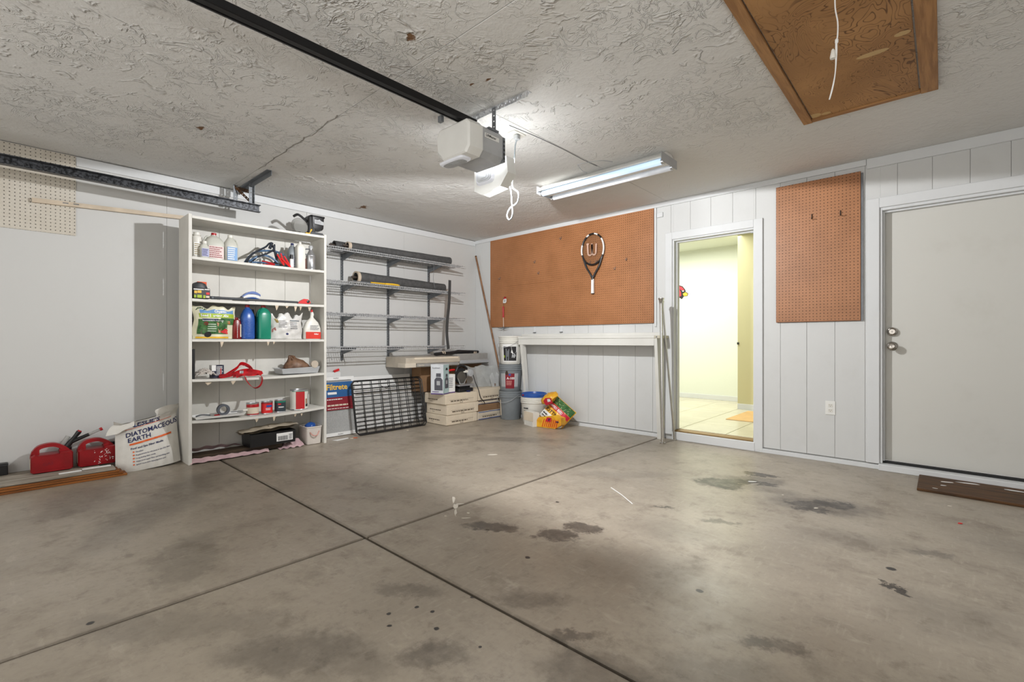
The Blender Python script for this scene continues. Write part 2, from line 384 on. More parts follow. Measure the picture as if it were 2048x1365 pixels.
def m_galv(name, c, c2, rough=0.38):
    n = N(name); p = n.obj(); v = n.new('ShaderNodeTexVoronoi'); n.put(v.inputs['Vector'], p); v.inputs['Scale'].default_value = 55
    col = n.mix(n.ramp(n.noise(p, 45, 3, 0.7), 0.4, 0.62), srgb(*c), srgb(*c2));  g_ = n.new('ShaderNodeRGBToBW'); n.put(g_.inputs[0], v.outputs['Color']); col = n.mix(0.3, col, g_.outputs[0], 'OVERLAY')
    return n.done(col, rough, 0.5, None, 0.5)
def m_clear(name, c, alpha=0.45, rough=0.25): return mat(name, c, rough, 0, 0.03, alpha=alpha)

WHITE = m_paint('white_wall_paint', (205,206,205)); WALLL = m_paint('left_wall_paint', (201,201,199), 0.0004, 0.2, False)
TRIM = m_paint('white_trim_paint', (212,214,215), 0.0002, 0.3, False)
GAP = mat('panel_groove_paint', (200,200,198), 0.9); CREAM = mat('cream_board_paint', (206,190,168), 0.6, var=0.08)
SHELFP = mat('white_shelf_paint', (214,212,205), 0.55, var=0.05, vs=3, bump=0.0002); BENCHP = mat('bench_paint', (216,215,209), 0.55, var=0.03, vs=3)
DOORP = m_paint('door_paint', (205,204,198), 0.0002, 0.3, False)
CEIL = m_ceiling(); CONC = m_concrete(); JOINT = mat('joint_dirt', (30,26,22), 0.95, var=0.15)
PEG = m_pegboard('brown_pegboard', (172,117,76), (154,103,64), 0.0254, 0); PEGS = m_pegboard('brown_pegboard_coarse', (172,117,76), (154,103,64), 0.0254, 0)
PEGW = m_pegboard('cream_pegboard', (206,200,188), (196,188,174), 0.0265, 1)
PEGEDGE = mat('pegboard_edge', (120,74,44), 0.8)
PLY = m_plywood(); HFRAME = m_wood('hatch_frame_wood', (170,126,80), (140,100,62), (40,3,40)); HFRAME2 = m_wood('hatch_end_wood', (170,126,80), (140,100,62), (3,40,40))
OLDWOOD = m_wood('old_brown_wood', (92,62,34), (62,42,24), (4,40,40)); PLANK = m_wood('stained_plank_wood', (150,92,42), (98,56,26), (40,3,50)); DKPLANK = m_wood('dark_shelf_plank', (70,58,44), (44,36,28), (30,4,40))
GALV = m_galv('galvanised_steel', (214,216,218), (170,172,176)); TRACKM = m_galv('speckled_track_steel', (74,76,80), (16,17,20)); STEELD = mat('dark_grey_steel', (118,122,126), 0.45, 0.3, var=0.1)
CHROME = mat('brushed_chrome', (206,205,202), 0.18, 1.0, var=0.03); NICKEL = mat('satin_nickel', (170,165,158), 0.22, 1.0, var=0.03)
BLACK = mat('black_plastic', (24,24,26), 0.4); BLACKM = mat('black_metal_wire', (14,14,15), 0.4); RUBBER = mat('black_rubber', (22,22,23), 0.7); RAIL = mat('black_rail_steel', (30,30,32), 0.35, 0.5)
DKGREY = mat('dark_grey_plastic', (62,64,68), 0.5); MIDGREY = mat('mid_grey_plastic', (128,134,138), 0.45); LTGREY = mat('light_grey_plastic', (176,178,180), 0.4)
OPWHITE = mat('white_gloss_plastic', (226,226,222), 0.3, var=0.02); OFFWHITE = mat('off_white_plastic', (222,220,212), 0.4, var=0.03)
RED = mat('red_plastic', (176,22,30), 0.35, var=0.08); DKRED = mat('gas_can_red', (150,12,22), 0.4, var=0.12); BRIGHTRED = mat('bright_red', (214,26,28), 0.5); MAROON = mat('maroon_print', (132,16,34), 0.5)
BLUE = mat('blue_plastic', (40,84,160), 0.3); NAVY = mat('navy_print', (26,34,86), 0.6); LBLUE = mat('light_blue_print', (104,150,200), 0.5); SKYB = mat('package_blue', (36,92,148), 0.4)
GREEN = mat('teal_green_plastic', (24,130,104), 0.28); DKGREEN = mat('leaf_green_print', (60,110,52), 0.6, c2=(34,70,36), vs=40); LIME = mat('lime_print', (164,190,52), 0.6); YEL = mat('yellow_print', (234,186,52), 0.5); ORANGE = mat('orange_print', (222,96,28), 0.5)
CARD = mat('kraft_carton', (222,208,186), 0.8, var=0.05, vs=5); CARD2 = mat('brown_cardboard', (150,116,84), 0.85, var=0.08); CARDL = mat('pale_carton_tape', (216,204,184), 0.7)
PRINT = mat('carton_print_ink', (96,82,66), 0.8); INK = mat('black_ink', (34,32,34), 0.7); GREYINK = mat('grey_ink', (132,132,136), 0.7); WHITEP = mat('white_print', (232,232,230), 0.6, var=0.02)
JUG = m_clear('translucent_jug_plastic', (214,214,204), 0.8, 0.35); CLEAR = m_clear('clear_plastic_film', (220,222,222), 0.35, 0.15); GREYCLEAR = m_clear('smoky_clear_plastic', (170,170,166), 0.6, 0.2)
SACK = mat('white_woven_sack', (216,213,206), 0.6, var=0.04, vs=10, bump=0.0008, bs=40); PAPERBAG = mat('kraft_grocery_bag', (186,174,154), 0.8, var=0.1, bump=0.002, bs=25); PINK = mat('pink_tissue_paper', (222,190,192), 0.8, c2=(198,166,172), bump=0.003, bs=30)
SCREEN = mat('dark_window_screen_roll', (78,78,78), 0.8, var=0.15, vs=30, bump=0.0008, bs=120); CREAMRIM = mat('cream_vinyl', (196,180,160), 0.6); TAN = mat('tan_mat', (206,168,112), 0.9)
ALU = mat('brushed_aluminium', (200,202,206), 0.3, 0.9, var=0.03); TUBE = mat('fluorescent_tube_lit', (196,220,250), 0.3, emit=(0.66,0.84,1.0,1), estr=0.55); TUBE2 = mat('fluorescent_tube_dim', (226,230,236), 0.3, emit=(0.9,0.94,1,1), estr=0.12)
BROOMW = m_wood('broom_stick_wood', (150,112,82), (118,84,60), (60,60,4)); BROWNBAG = mat('brown_plastic_bag', (122,92,70), 0.5, c2=(88,62,46), vs=20, bump=0.004, bs=30)
TAR = mat('grey_hose_rubber', (60,61,62), 0.6); BEIGE = mat('beige_vinyl', (188,178,162), 0.55, var=0.06); BEIGE2 = mat('grey_beige_metal', (158,156,152), 0.5, var=0.06)
HALLW = m_paint('hall_wall_paint', (222,226,214), 0.0002, 0.1, False); HALLSHADE = m_paint('hall_wall_shaded', (196,190,150), 0.0002, 0.1, False); TILE = mat('hall_floor_tile', (206,200,176), 0.22, var=0.05, vs=3); GROUT = mat('tile_grout', (130,120,92), 0.9)  # the corner wall's yellower, darker colour has its shading painted in
LENS = mat('ribbed_lens_plastic', (206,208,216), 0.25, var=0.02, emit=(1,1,1,1), estr=0.12); BULB = mat('lit_bulb', (255,250,240), 0.3, emit=(1,0.97,0.92,1), estr=2.5)
# ------------------------------------------------------------------ the room
XR, YF, H = 6.3, -6.4, 2.44
fl = struct(B().box(-0.1, XR+0.1, YF-0.1, 0.02, -0.14, -0.02).build('floor', JOINT))
BASE[fl.name] = fl.location.copy()
for x0, x1, y0, y1 in ((0,2.795,-3.376,0.0),(2.806,XR,-3.376,0.0),(0,2.795,YF,-3.390),(2.806,XR,YF,-3.390)):
    bx('slab', CONC, fl, x0, x1, y0, y1, -0.10, 0.0, b=0.005)
def speck(pts, h, m, name, parent): 
    b = B(); b.prism(pts, (0,0,0.0002), (1,0,0), (0,1,0), (0,0,1), h); return b.build(name, m, parent)
r = random.Random(3)
def blob(x, y, rx, ry, a, n=9):
    return [(x+math.cos(a)*rx*r.uniform(.6,1)*math.cos(2*PI*i/n)-math.sin(a)*ry*r.uniform(.6,1)*math.sin(2*PI*i/n), y+math.sin(a)*rx*math.cos(2*PI*i/n)+math.cos(a)*ry*math.sin(2*PI*i/n)) for i in range(n)]
PM = mat('spilt_white_paint', (214,208,196), 0.7)
for x, y, rx, ry, a in ((2.70,-2.715,0.075,0.008,-0.62),(2.79,-2.775,0.05,0.016,-0.62),(2.87,-2.845,0.07,0.008,-0.62),(2.775,-2.735,0.035,0.007,0.7),(2.98,-2.86,0.03,0.006,0.75),(2.043,-1.707,0.05,0.022,0.75),(2.35,-1.45,0.018,0.01,0.7),(4.408,-1.34,0.017,0.009,0.7),(2.93,-2.80,0.012,0.007,0),(2.87,-2.92,0.010,0.007,0),(4.0,-1.07,0.05,0.006,0.8),(5.0,-0.75,0.012,0.01,0),(4.2,-1.2,.008,.006,0)):
    speck(blob(x, y, rx, ry, a), 0.0006, PM, 'paint_mark', fl)

wl = struct(B().box(-0.14, -0.012, YF-0.1, 0.12, -0.1, H+0.1).build('wall_left', GAP))
ys = [0.0, -1.22, -2.44, -3.66, -4.88, -6.4]
for a, c in zip(ys, ys[1:]): bx('panel', WALLL, wl, -0.012, 0.0, c+(0.0014 if c < -2.3 else 0.0003), a-(0.0014 if a < -2.3 and a > -3.6 else 0.0), 0.0, H-0.005, b=0.0015 if c < -2.3 and c > -3.6 else 0)

# house wall with two doorways, grooved vertical boards
D1 = (2.945, 3.70, 2.03); D2 = (4.61, 5.56, 2.03)
b = B(); yb0, yb1 = 0.012, 0.12
b.box(-0.14, D1[0], yb0, yb1, -0.1, H+0.1); b.box(D1[1], D2[0], yb0, yb1, -0.1, H+0.1); b.box(D2[1], XR+0.1, yb0, yb1, -0.1, H+0.1)
b.box(D1[0], D1[1], yb0, yb1, D1[2], H+0.1); b.box(D2[0], D2[1], yb0, yb1, D2[2], H+0.1)
wbk = struct(b.build('wall_back', GAP))
g = [3.915+0.1995*k for k in range(-20, 13)]; g = [0.0]+[x for x in g if 0.05 < x < XR]+[XR]
for x0, x1 in zip(g, g[1:]):
    a, c = x0+0.0009, x1-0.0009; b = B(); cuts = sorted({a, c} | {e for d in (D1, D2) for e in d[:2] if a < e < c})
    for u, w in zip(cuts, cuts[1:]):
        mid = (u+w)/2; z0 = 0.045
        for d in (D1, D2):
            if d[0] < mid < d[1]: z0 = d[2]
        b.box(u, w, 0.0, 0.012, z0, H-0.005, b=0.0012)
    b.build('panel', WHITE, wbk)
struct(B().box(XR, XR+0.12, YF-0.1, 0.12, -0.1, H+0.1).build('wall_right', WALLL))
b = B(); b.box(-0.1, 0.75, YF-0.12, YF, -0.1, H+0.1); b.box(5.6, XR+0.1, YF-0.12, YF, -0.1, H+0.1); b.box(0.75, 5.6, YF-0.12, YF, 2.14, H+0.1)
struct(b.build('wall_front', WALLL))
ce = struct(B().box(-0.1, XR+0.1, YF-0.1, 0.12, 2.452, 2.55).build('ceiling', GAP))
for x0, x1, y0, y1 in ((0,XR,YF,-3.1785),(0,2.876,-3.1755,0),(2.8795,XR,-3.1755,0)): bx('panel', CEIL, ce, x0, x1, y0, y1, 2.44, 2.452, b=0.002)
# loose joint tape along the ceiling seams
b = B(); rr = random.Random(11)
pts = [(x/100, -3.177+rr.uniform(-.012,.012)) for x in range(75, 215, 6)]
for (x0,y0),(x1,y1) in zip(pts, pts[1:]): b.quad((x0,y0+.002,2.4392),(x1,y1+.002,2.4392),(x1,y1-.004-rr.random()*.006,2.4385),(x0,y0-.004,2.4385))
b.build('joint_tape', mat('torn_joint_tape', (150,146,138), 0.9), ce, fixn=False)

# trims
def trimbox(n, *a, m=TRIM, bv=0.002): return struct(B().box(*a, b=bv).build(n, m))
trimbox('trim_1', 0.0, 0.014, -4.238, -0.016, 2.362, 2.432)
trimbox('trim_2', 0.0, 4.522, -0.016, 0.0, 2.392, 2.4395)
trimbox('trim_3', 4.525, XR, -0.016, 0.0, 2.362, 2.4395)
trimbox('baseboard_back', 0.0, D1[0]-0.09, -0.016, 0.0, 0.0, 0.036)
trimbox('trim_4', D1[1]+0.0, D2[0]-0.01, -0.016, 0.0, 0.0, 0.036)
# doorway into the hall
d1 = shell('door_1', (3.32, 0, 0))
for a in ((2.862,2.935,-0.018,0.0,0.05,2.11),(3.70,3.776,-0.018,0.0,0.012,2.11),(2.935,3.70,-0.018,0.0,2.035,2.11)): bx('casing', TRIM, d1, *a, b=0.003)
for a in ((2.935,2.952,-0.004,0.13,0.05,2.036),(3.695,3.712,-0.004,0.13,0.05,2.036),(2.952,3.695,-0.004,0.13,2.020,2.036)): bx('jamb', TRIM, d1, *a, b=0.002)
for a in ((2.952,2.966,0.045,0.085,0.1,2.02),(3.683,3.695,0.045,0.085,0.1,2.02),(2.966,3.683,0.045,0.085,2.007,2.02)): bx('door_stop', TRIM, d1, *a, b=0.002)
bx('sill', TRIM, d1, 2.935, 3.712, -0.022, 0.12, 0.0, 0.082, b=0.004)
bx('threshold_strip', mat('worn_brass_threshold', (140,112,70), 0.5, 0.4), d1, 2.952, 3.695, -0.005, 0.11, 0.082, 0.094, b=0.003)
bx('strike_plate', STEELD, d1, 3.66, 3.69, 0.05, 0.06, 2.000, 2.008)
# flush white door on the right, shut
d2 = shell('door_2', (5.08, 0, 0))
for a in ((4.524,4.605,-0.02,0.0,0.045,2.118),(5.565,5.645,-0.02,0.0,0.045,2.118),(4.605,5.565,-0.02,0.0,2.04,2.118)): bx('casing', TRIM, d2, *a, b=0.003)
for a in ((4.600,4.622,-0.006,0.11,0.05,2.04),(5.548,5.57,-0.006,0.11,0.05,2.04),(4.622,5.548,-0.006,0.11,2.018,2.04)): bx('jamb', TRIM, d2, *a, b=0.002)
for a in ((4.622,4.634,0.03,0.062,0.06,2.018),(5.536,5.548,0.03,0.062,0.06,2.018),(4.634,5.536,0.03,0.062,2.004,2.018)): bx('door_stop', TRIM, d2, *a, b=0.002)
bx('door_slab', DOORP, d2, 4.626, 5.545, 0.066, 0.106, 0.066, 2.016, b=0.002)
bx('sill', TRIM, d2, 4.60, 5.66, -0.05, 0.12, 0.0, 0.048, b=0.004)
bx('weather_strip', RUBBER, d2, 4.622, 5.548, 0.03, 0.064, 0.05, 0.066)
for z, nm in ((0.962,'door_knob'),(1.075,'deadbolt')):
    b = B()
    if nm == 'door_knob': b.lathe([(0.034,0.066),(0.034,0.060),(0.028,0.055),(0.012,0.052),(0.012,0.028),(0.022,0.02),(0.029,0.006),(0.028,-0.006),(0.018,-0.012),(0.006,-0.010)], (4.678,0,z), 'y', 28)
    else: b.lathe([(0.034,0.066),(0.034,0.052),(0.030,0.042),(0.022,0.040),(0.019,0.037),(0.006,0.037)], (4.678,0,z), 'y', 28)
    o = b.build(nm, NICKEL, d2, smooth=True)
    bx('keyhole', BLACK, o, 4.6765, 4.6795, (-0.0112 if nm == 'door_knob' else 0.0362), (-0.008 if nm == 'door_knob' else 0.04), z-0.006, z+0.006)
# ------------------------------------------------------------------ the hall beyond
hf = struct(B().box(0.2, 4.5, 0.12, 3.0, 0.0, 0.088).build('floor_hall', GROUT))
for i in range(9):
    for j in range(7):
        x0, y0 = 0.22+i*0.457, 0.13+j*0.457
        x1, y1 = min(x0+0.452, 4.5), min(y0+0.452, 2.98)
        if j == 0: y0 = 0.121
        bx('tile', TILE, hf, x0+0.33 if False else x0, x1, y0, y1, 0.088, 0.0965, b=0.002)
struct(B().box(0.1, 4.6, 2.80, 2.92, 0.0, 2.6).build('wall_hall', HALLW))
struct(B().box(2.955, 4.6, 2.0, 2.799, 0.09, 2.6).build('wall_hall_corner', HALLSHADE))
struct(B().box(0.1, 0.2, 0.12, 2.8, 0.0, 2.6).build('wall_hall_left', HALLW))
struct(B().box(4.5, 4.6, 0.12, 2.0, 0.0, 2.6).build('wall_hall_right', HALLW))
struct(B().box(0.1, 4.6, 0.12, 2.92, 2.44, 2.56).build('ceiling_hall', HALLW))
trimbox('trim_5', 0.2, 2.954, 2.787, 2.80, 0.0966, 0.17)
trimbox('trim_6', 2.955, 4.5, 1.988, 2.0, 0.0966, 0.17)
o = bx('light_switch', BLACK, None, 2.95, 2.972, 1.985, 2.0, 0.955, 0.985, b=0.002); tag(o, 'small dark latch plate on the wall corner inside the lit hall', 'latch')
tag(bx('door_mat', TAN, None, 3.12, 3.75, 1.02, 1.86, 0.097, 0.104, b=0.003), 'tan door mat on the tiled hall floor', 'mat')
# red bird head emblem stuck to the hall wall
EMX=1.852
em = thing('wall_emblem', 'red bird head decal with yellow beak on the white hall wall', 'decal', (EMX, 2.80, 1.79))
def em_part(pts, y, m, nm): 
    b = B(); b.prism([(a_*.92,c_*.92) for a_,c_ in pts], (EMX,2.8-y,1.79), (1,0,0), (0,0,1), (0,1,0), 0.0006); b.build(nm, m, em)
em_part([(-.19,.06),(-.12,.12),(-.04,.13),(.03,.10),(.075,.04),(.085,.0),(.13,-.03),(.115,-.075),(.05,-.08),(.015,-.125),(-.02,-.10),(-.08,-.07),(-.14,-.075),(-.19,-.03)], 0.001, INK, 'outline')
em_part([(-.17,.05),(-.11,.105),(-.04,.115),(.02,.088),(.06,.035),(.02,.03),(-.03,.06),(.0,.0),(.005,-.06),(-.03,-.08),(-.08,-.055),(-.14,-.06),(-.17,-.02)], 0.0018, mat('emblem_red',(206,52,66),0.5), 'crest')
em_part([(.03,-.03),(.075,-.005),(.118,-.035),(.105,-.068),(.05,-.07)], 0.0018, YEL, 'beak')
em_part([(.012,.035),(.03,.005),(.055,.015),(.05,.028),(.03,.022)], 0.0024, WHITEP, 'eye')

# ------------------------------------------------------------------ on the ceiling
# attic hatch
ha = thing('attic_hatch', 'brown plywood attic hatch with a wooden frame in the ceiling', 'hatch', (4.62, -1.8, 2.44))
bx('hatch_panel', PLY, ha, 4.352, 4.868, -2.72, -1.118, 2.428, 2.4398)
bx('frame_board', HFRAME, ha, 4.295, 4.345, -2.76, -1.076, 2.418, 2.4398, b=0.002); bx('frame_board', HFRAME, ha, 4.876, 4.950, -2.76, -1.076, 2.418, 2.4398, b=0.002)
bx('frame_board', HFRAME2, ha, 4.3455, 4.8755, -1.112, -1.078, 2.420, 2.4398, b=0.002); bx('frame_board', HFRAME2, ha, 4.3455, 4.8755, -2.76, -2.726, 2.420, 2.4398, b=0.002)
cx, cy = 4.649, -2.364
pc = thing('pull_cord', 'white knotted pull cord hanging from the attic hatch', 'cord', (cx, cy, 2.0))
B().tube(spline([(cx-.002,cy,2.428),(cx-.002,cy,2.35),(cx+.006,cy+.004,2.29),(cx+.006,cy,2.235),(cx+.003,cy,2.215)], 4), 0.0028, 6).build('cord', WHITEP, pc, smooth=True)
B().tube(spline([(cx+.003,cy,2.213),(cx+.003,cy,2.16),(cx-.004,cy,2.07),(cx-.022,cy,1.985),(cx-.010,cy,2.03),(cx-.001,cy,2.10),(cx,cy,2.213)], 5), 0.0022, 6).build('loop', WHITEP, pc, smooth=True)
B().lathe([(0.001,0.012),(0.006,0.006),(0.006,-0.006),(0.001,-0.012)], (cx+.003,cy,2.213), 'z', 10).build('knot', WHITEP, pc, smooth=True)
B().lathe([(0.002,0.02),(0.006,0.014),(0.011,-0.012),(0.010,-0.02)], (cx-.009,cy-.004,2.165), 'z', 12).build('pull_bell', OFFWHITE, pc, smooth=True)

# garage door opener
op = thing('garage_door_opener', 'white and grey garage door opener hung under the ceiling', 'opener', (2.85, -2.7, 2.07))
ye, ym, yk = -2.84, -2.735, -2.56          # door end, seam, house end
xa, xb, zb, zt = 2.675, 2.985, 2.085, 2.285
prof = [(xa+.01,zb+.06),(xa+.07,zb),(xb-.03,zb),(xb,zb+.035),(xb,zt-.03),(xb-.03,zt),(xa+.03,zt),(xa,zt-.04)]
def oprof(y0, y1, m, nm, sc=1.0):
    mx, mz = (xa+xb)/2, (zb+zt)/2; b = B()
    rings = [(y0+.03,1.0),(y0+.008,.97),(y0,.88)] if nm == 'end_cover' else [(y0,sc)]
    rings = rings[::-1] + [(y1, sc)]; n = len(prof); vs = []
    for y, s_ in rings: vs += [(mx+(x-mx)*s_, y, mz+(z-mz)*s_) for x, z in prof]
    fs = [list(range(n)), [len(vs)-n+i for i in range(n)]] + [(k*n+i, k*n+(i+1)%n, (k+1)*n+(i+1)%n, (k+1)*n+i) for k in range(len(rings)-1) for i in range(n)]
    b.add(vs, fs); return b.build(nm, m, op, smooth=25)
oprof(ye, ym, OPWHITE, 'end_cover'); oprof(ym, yk, LTGREY, 'chassis', 0.96)
fx = xb - 0.0055
lb = bx('name_plate', OPWHITE, op, fx-0.001, fx+0.0025, -2.715, -2.595, 2.205, 2.232, b=0.001)
text('LiftMaster', 0.021, pl((fx+0.0028,-2.707,2.2125),(0,1,0),(0,0,1)), INK, op, bold=0.0006)
text('myQ', 0.016, pl((fx-0.008,-2.60,2.115),(0,1,0),(0,0,1)), INK, op)
bx('terminal_strip', STEELD, op, 2.93, 2.982, yk-0.001, yk+0.018, 2.10, 2.25)
b = B()
for k in range(5): b.box(2.975, 2.984, yk+0.004, yk+0.0145, 2.115+k*0.026, 2.128+k*0.026)
b.build('terminal', BLACK, op)
# lens under the door-side end, with ribs, and the lamp in it
le = B().loft([(2.071,0.098,0.036,3.5),(2.076,0.110,0.042,4),(2.0875,0.114,0.044,5)], 28, (2.80,-2.788,0)).build('light_lens', LENS, op, smooth=True)
for k in range(4): B().loft([(2.0695-k*.0015,0.09-k*.022,0.034-k*.008,3.5),(2.073,0.09-k*.022,0.034-k*.008,3.5)], 20, (2.80,-2.788,0), True).build('lens_rib', LTGREY, le)
# house-side cover swung down with its lens facing the door
sw = B(); pr = [(2.66,2.00),(2.66,2.145),(2.95,2.165),(2.965,2.06),(2.90,1.985),(2.73,1.965)]
sw.prism(pr, (0,-2.50,0), (1,0,0), (0,0,1), (0,1,0), 0.075)
swo = sw.build('swung_cover', OPWHITE, op, smooth=25)
l2 = B().loft([(0,0.078,0.052,4),(0.012,0.068,0.045,4)], 24).v
b = B(); b.loft([(0,0.085,0.058,4.5),(0.014,0.074,0.048,4)], 24); b.v = [Vector((2.765+p.x, -2.50-p.z, 2.082+p.y)) for p in b.v]
lo = b.build('light_lens', LENS, swo, smooth=True)
for k in range(3):
    b = B(); b.loft([(0.010,0.066-k*.018,0.042-k*.011,4),(0.0170+k*.0025,0.066-k*.018,0.042-k*.011,4)], 20); b.v = [Vector((2.765+p.x, -2.50-p.z, 2.082+p.y)) for p in b.v]; b.build('lens_rib', LTGREY, swo)
B().lathe([(0.004,0.0),(0.028,0.015),(0.034,0.045),(0.026,0.075),(0.014,0.095),(0.013,0.12)], (2.83,-2.52,2.165), 'y', 18).v
B().lathe([(0.004,0.030),(0.024,0.022),(0.030,0.0),(0.024,-0.022),(0.014,-0.034),(0.013,-0.05)], (2.78,-2.515,2.215), 'y', 18).build('lamp_bulb', BULB, op, smooth=True)
ax_ = Vector((-.15, .13, -1)).normalized()
hl = lamp('opener_lamp_house_side', 'SPOT', (2.76, -2.40, 2.23), 200, (0.985, 0.99, 1.0), 0.03)
hl.rotation_euler = ax_.to_track_quat('-Z', 'Y').to_euler(); hl.data.spot_size = PI; hl.data.spot_blend = 0.02
lamp('ceiling_fill', 'POINT', (2.74, -2.30, 1.93), 8, (0.96, 0.98, 1.0), 0.05)  # fill lamp added below the opener, where no bulb sits, to lift the ceiling
lamp('opener_lamp_door_side', 'AREA', (2.80, -2.788, 2.060), 1.6, (0.97, 0.985, 1.0), 0.18, (0, 0, 0), 0.07)
# hanging straps: perforated angle on the ceiling and two drops
def strut(b, p0, p1, U, W, w, t=0.003, hole=0.009, pitch=0.03):
    """flat bar with real square-ish holes between p0 and p1; W is width direction"""
    p0, p1, W = Vector(p0), Vector(p1), Vector(W).normalized(); d = (p1-p0); L = d.length; d.normalize(); nn = d.cross(W)*t
    k = max(1, int(L/pitch)); st = L/k
    def q(a0, a1, w0, w1):
        vs = [p0+d*a+W*c+nn*e for a in (a0,a1) for c in (w0,w1) for e in (0,1)]
        b.add(vs, [(0,1,3,2),(4,6,7,5),(0,4,5,1),(2,3,7,6),(0,2,6,4),(1,5,7,3)])
    q(0, L, 0, w/2-hole/2); q(0, L, w/2+hole/2, w)
    for i in range(k+1):
        a0 = max(0, i*st-st/2+hole/2 if i else 0); a1 = min(L, i*st+st/2-hole/2 if i < k else L)
        if a1 > a0: q(a0, a1, w/2-hole/2, w/2+hole/2)
b = B(); strut(b, (2.62,-2.60,2.4385), (3.215,-2.60,2.4385), None, (0,1,0), 0.034); strut(b, (2.62,-2.60,2.404), (3.215,-2.60,2.404), None, (0,0,1), 0.034)
b.build('ceiling_angle', GALV, op)
for x in (2.72, 2.93):
    b = B(); strut(b, (x,-2.604,2.26), (x,-2.604,2.43), None, (1,0,0), 0.03); b.build('hanger_strap', STEELD, op)
bx('mounting_plate', STEELD, op, 2.70, 2.96, -2.66, -2.575, 2.278, 2.29)
# belt rail
rl = thing('opener_rail', 'long black opener rail with a toothed belt running under the ceiling', 'rail', (2.87, -4.4, 2.29))
bx('rail', RAIL, rl, 2.868, 2.902, YF+0.1, -2.70, 2.296, 2.335, b=0.003)
bx('belt', BLACK, rl, 2.852, 2.860, YF+0.15, -2.74, 2.296, 2.310)
b = B(); y = YF+0.2
while y < -2.9:
    b.box(2.8475, 2.852, y, y+0.007, 2.297, 2.309); y += 0.016
b.build('belt_teeth', ALU, rl)['kind'] = 'stuff'
bx('limit_bracket', STEELD, rl, 2.80, 2.83, -2.92, -2.90, 2.275, 2.31)
# power cord and its plug
pw = thing('power_cord', 'grey power cord looping down from a ceiling outlet beside the opener', 'cord', (2.80, -2.2, 2.1))
X0, Y0 = 2.79, -2.22
bx('ceiling_outlet', OFFWHITE, pw, X0-.035, X0+.035, Y0-.06, Y0+.06, 2.432, 2.4398, b=0.003)
bx('plug', LTGREY, pw, X0-.018, X0+.018, Y0-.02, Y0+.02, 2.395, 2.432, b=0.006)
zz = lambda v: 1.002+(682.5-v)/941*3.32
B().tube(spline([(X0,Y0,2.40),(X0-.015,Y0,2.36),(X0-.022,Y0-.005,2.24),(X0-.03,Y0-.01,2.14),(X0-.03,Y0-.01,2.07),(X0+.03,Y0-.02,2.02),(X0+.022,Y0-.02,1.955),(X0-.035,Y0-.03,1.925),(X0-.065,Y0-.03,1.88),(X0-.045,Y0-.03,1.845),(X0-.015,Y0-.03,1.87),(X0-.02,Y0-.03,1.96),(X0-.03,Y0-.05,2.08),(X0-.05,Y0-.2,2.16),(2.90,-2.535,2.15)], 6), 0.0048, 8).build('cord', MIDGREY, pw, smooth=True)
b = B(); b.tube(spline([(2.84,-2.35,2.4385),(2.862,-2.1,2.4385),(2.872,-1.8,2.4385),(2.868,-1.5,2.4385),(2.876,-1.33,2.4385)], 5), 0.0028, 5); tag(b.build('ceiling_wire', STEELD), 'thin dark wire tacked along the ceiling towards the light fixture', 'wire')
b = B(); b.tube(spline([(2.78,-1.47,2.438),(2.79,-1.42,2.40),(2.80,-1.36,2.39)], 4), 0.003, 6); b.tube(spline([(2.78,-1.47,2.438),(2.95,-1.42,2.4385),(3.02,-1.33,2.435)], 4), 0.003, 6)
tag(b.build('lamp_chain', LTGREY), 'thin white fixture cord hooked to the ceiling above the fluorescent light', 'cord')

# fluorescent shop light
fl2 = thing('fluorescent_fixture', 'white two tube fluorescent shop light under the ceiling', 'light', (2.83, -1.2, 2.34))
x0, x1 = 2.235, 3.425
b = B(); b.prism([(-1.33,2.372),(-1.30,2.40),(-1.24,2.438),(-1.14,2.438),(-1.08,2.40),(-1.045,2.365),(-1.05,2.36),(-1.085,2.392),(-1.145,2.395),(-1.15,2.36),(-1.22,2.36),(-1.225,2.395),(-1.295,2.39),(-1.325,2.366)], (x0,0,0), (0,1,0), (0,0,1), (1,0,0), x1-x0)
b.build('housing', OPWHITE, fl2)
for x in (x0-0.004, x1): bx('end_cap', LTGREY, fl2, x, x+0.004, -1.325, -1.05, 2.345, 2.415, b=0.001)
for y, m in ((-1.265, TUBE), (-1.10, TUBE2)):
    t = B().tube([(x0+.022,y,2.358),(x1-.022,y,2.358)], 0.024, 14).build('tube', m, fl2, smooth=True)
    for xx in (x0+.005, x1-.022): B().cyl((xx,y,2.358),(xx+.017,y,2.358),0.024,n=14).build('tube_cap', ALU, t, smooth=True)
    for xx in (x0+.001, x1-.006): bx('lamp_holder', OFFWHITE, fl2, xx, xx+.005, y-.018, y+.018, 2.338, 2.385, b=.001)
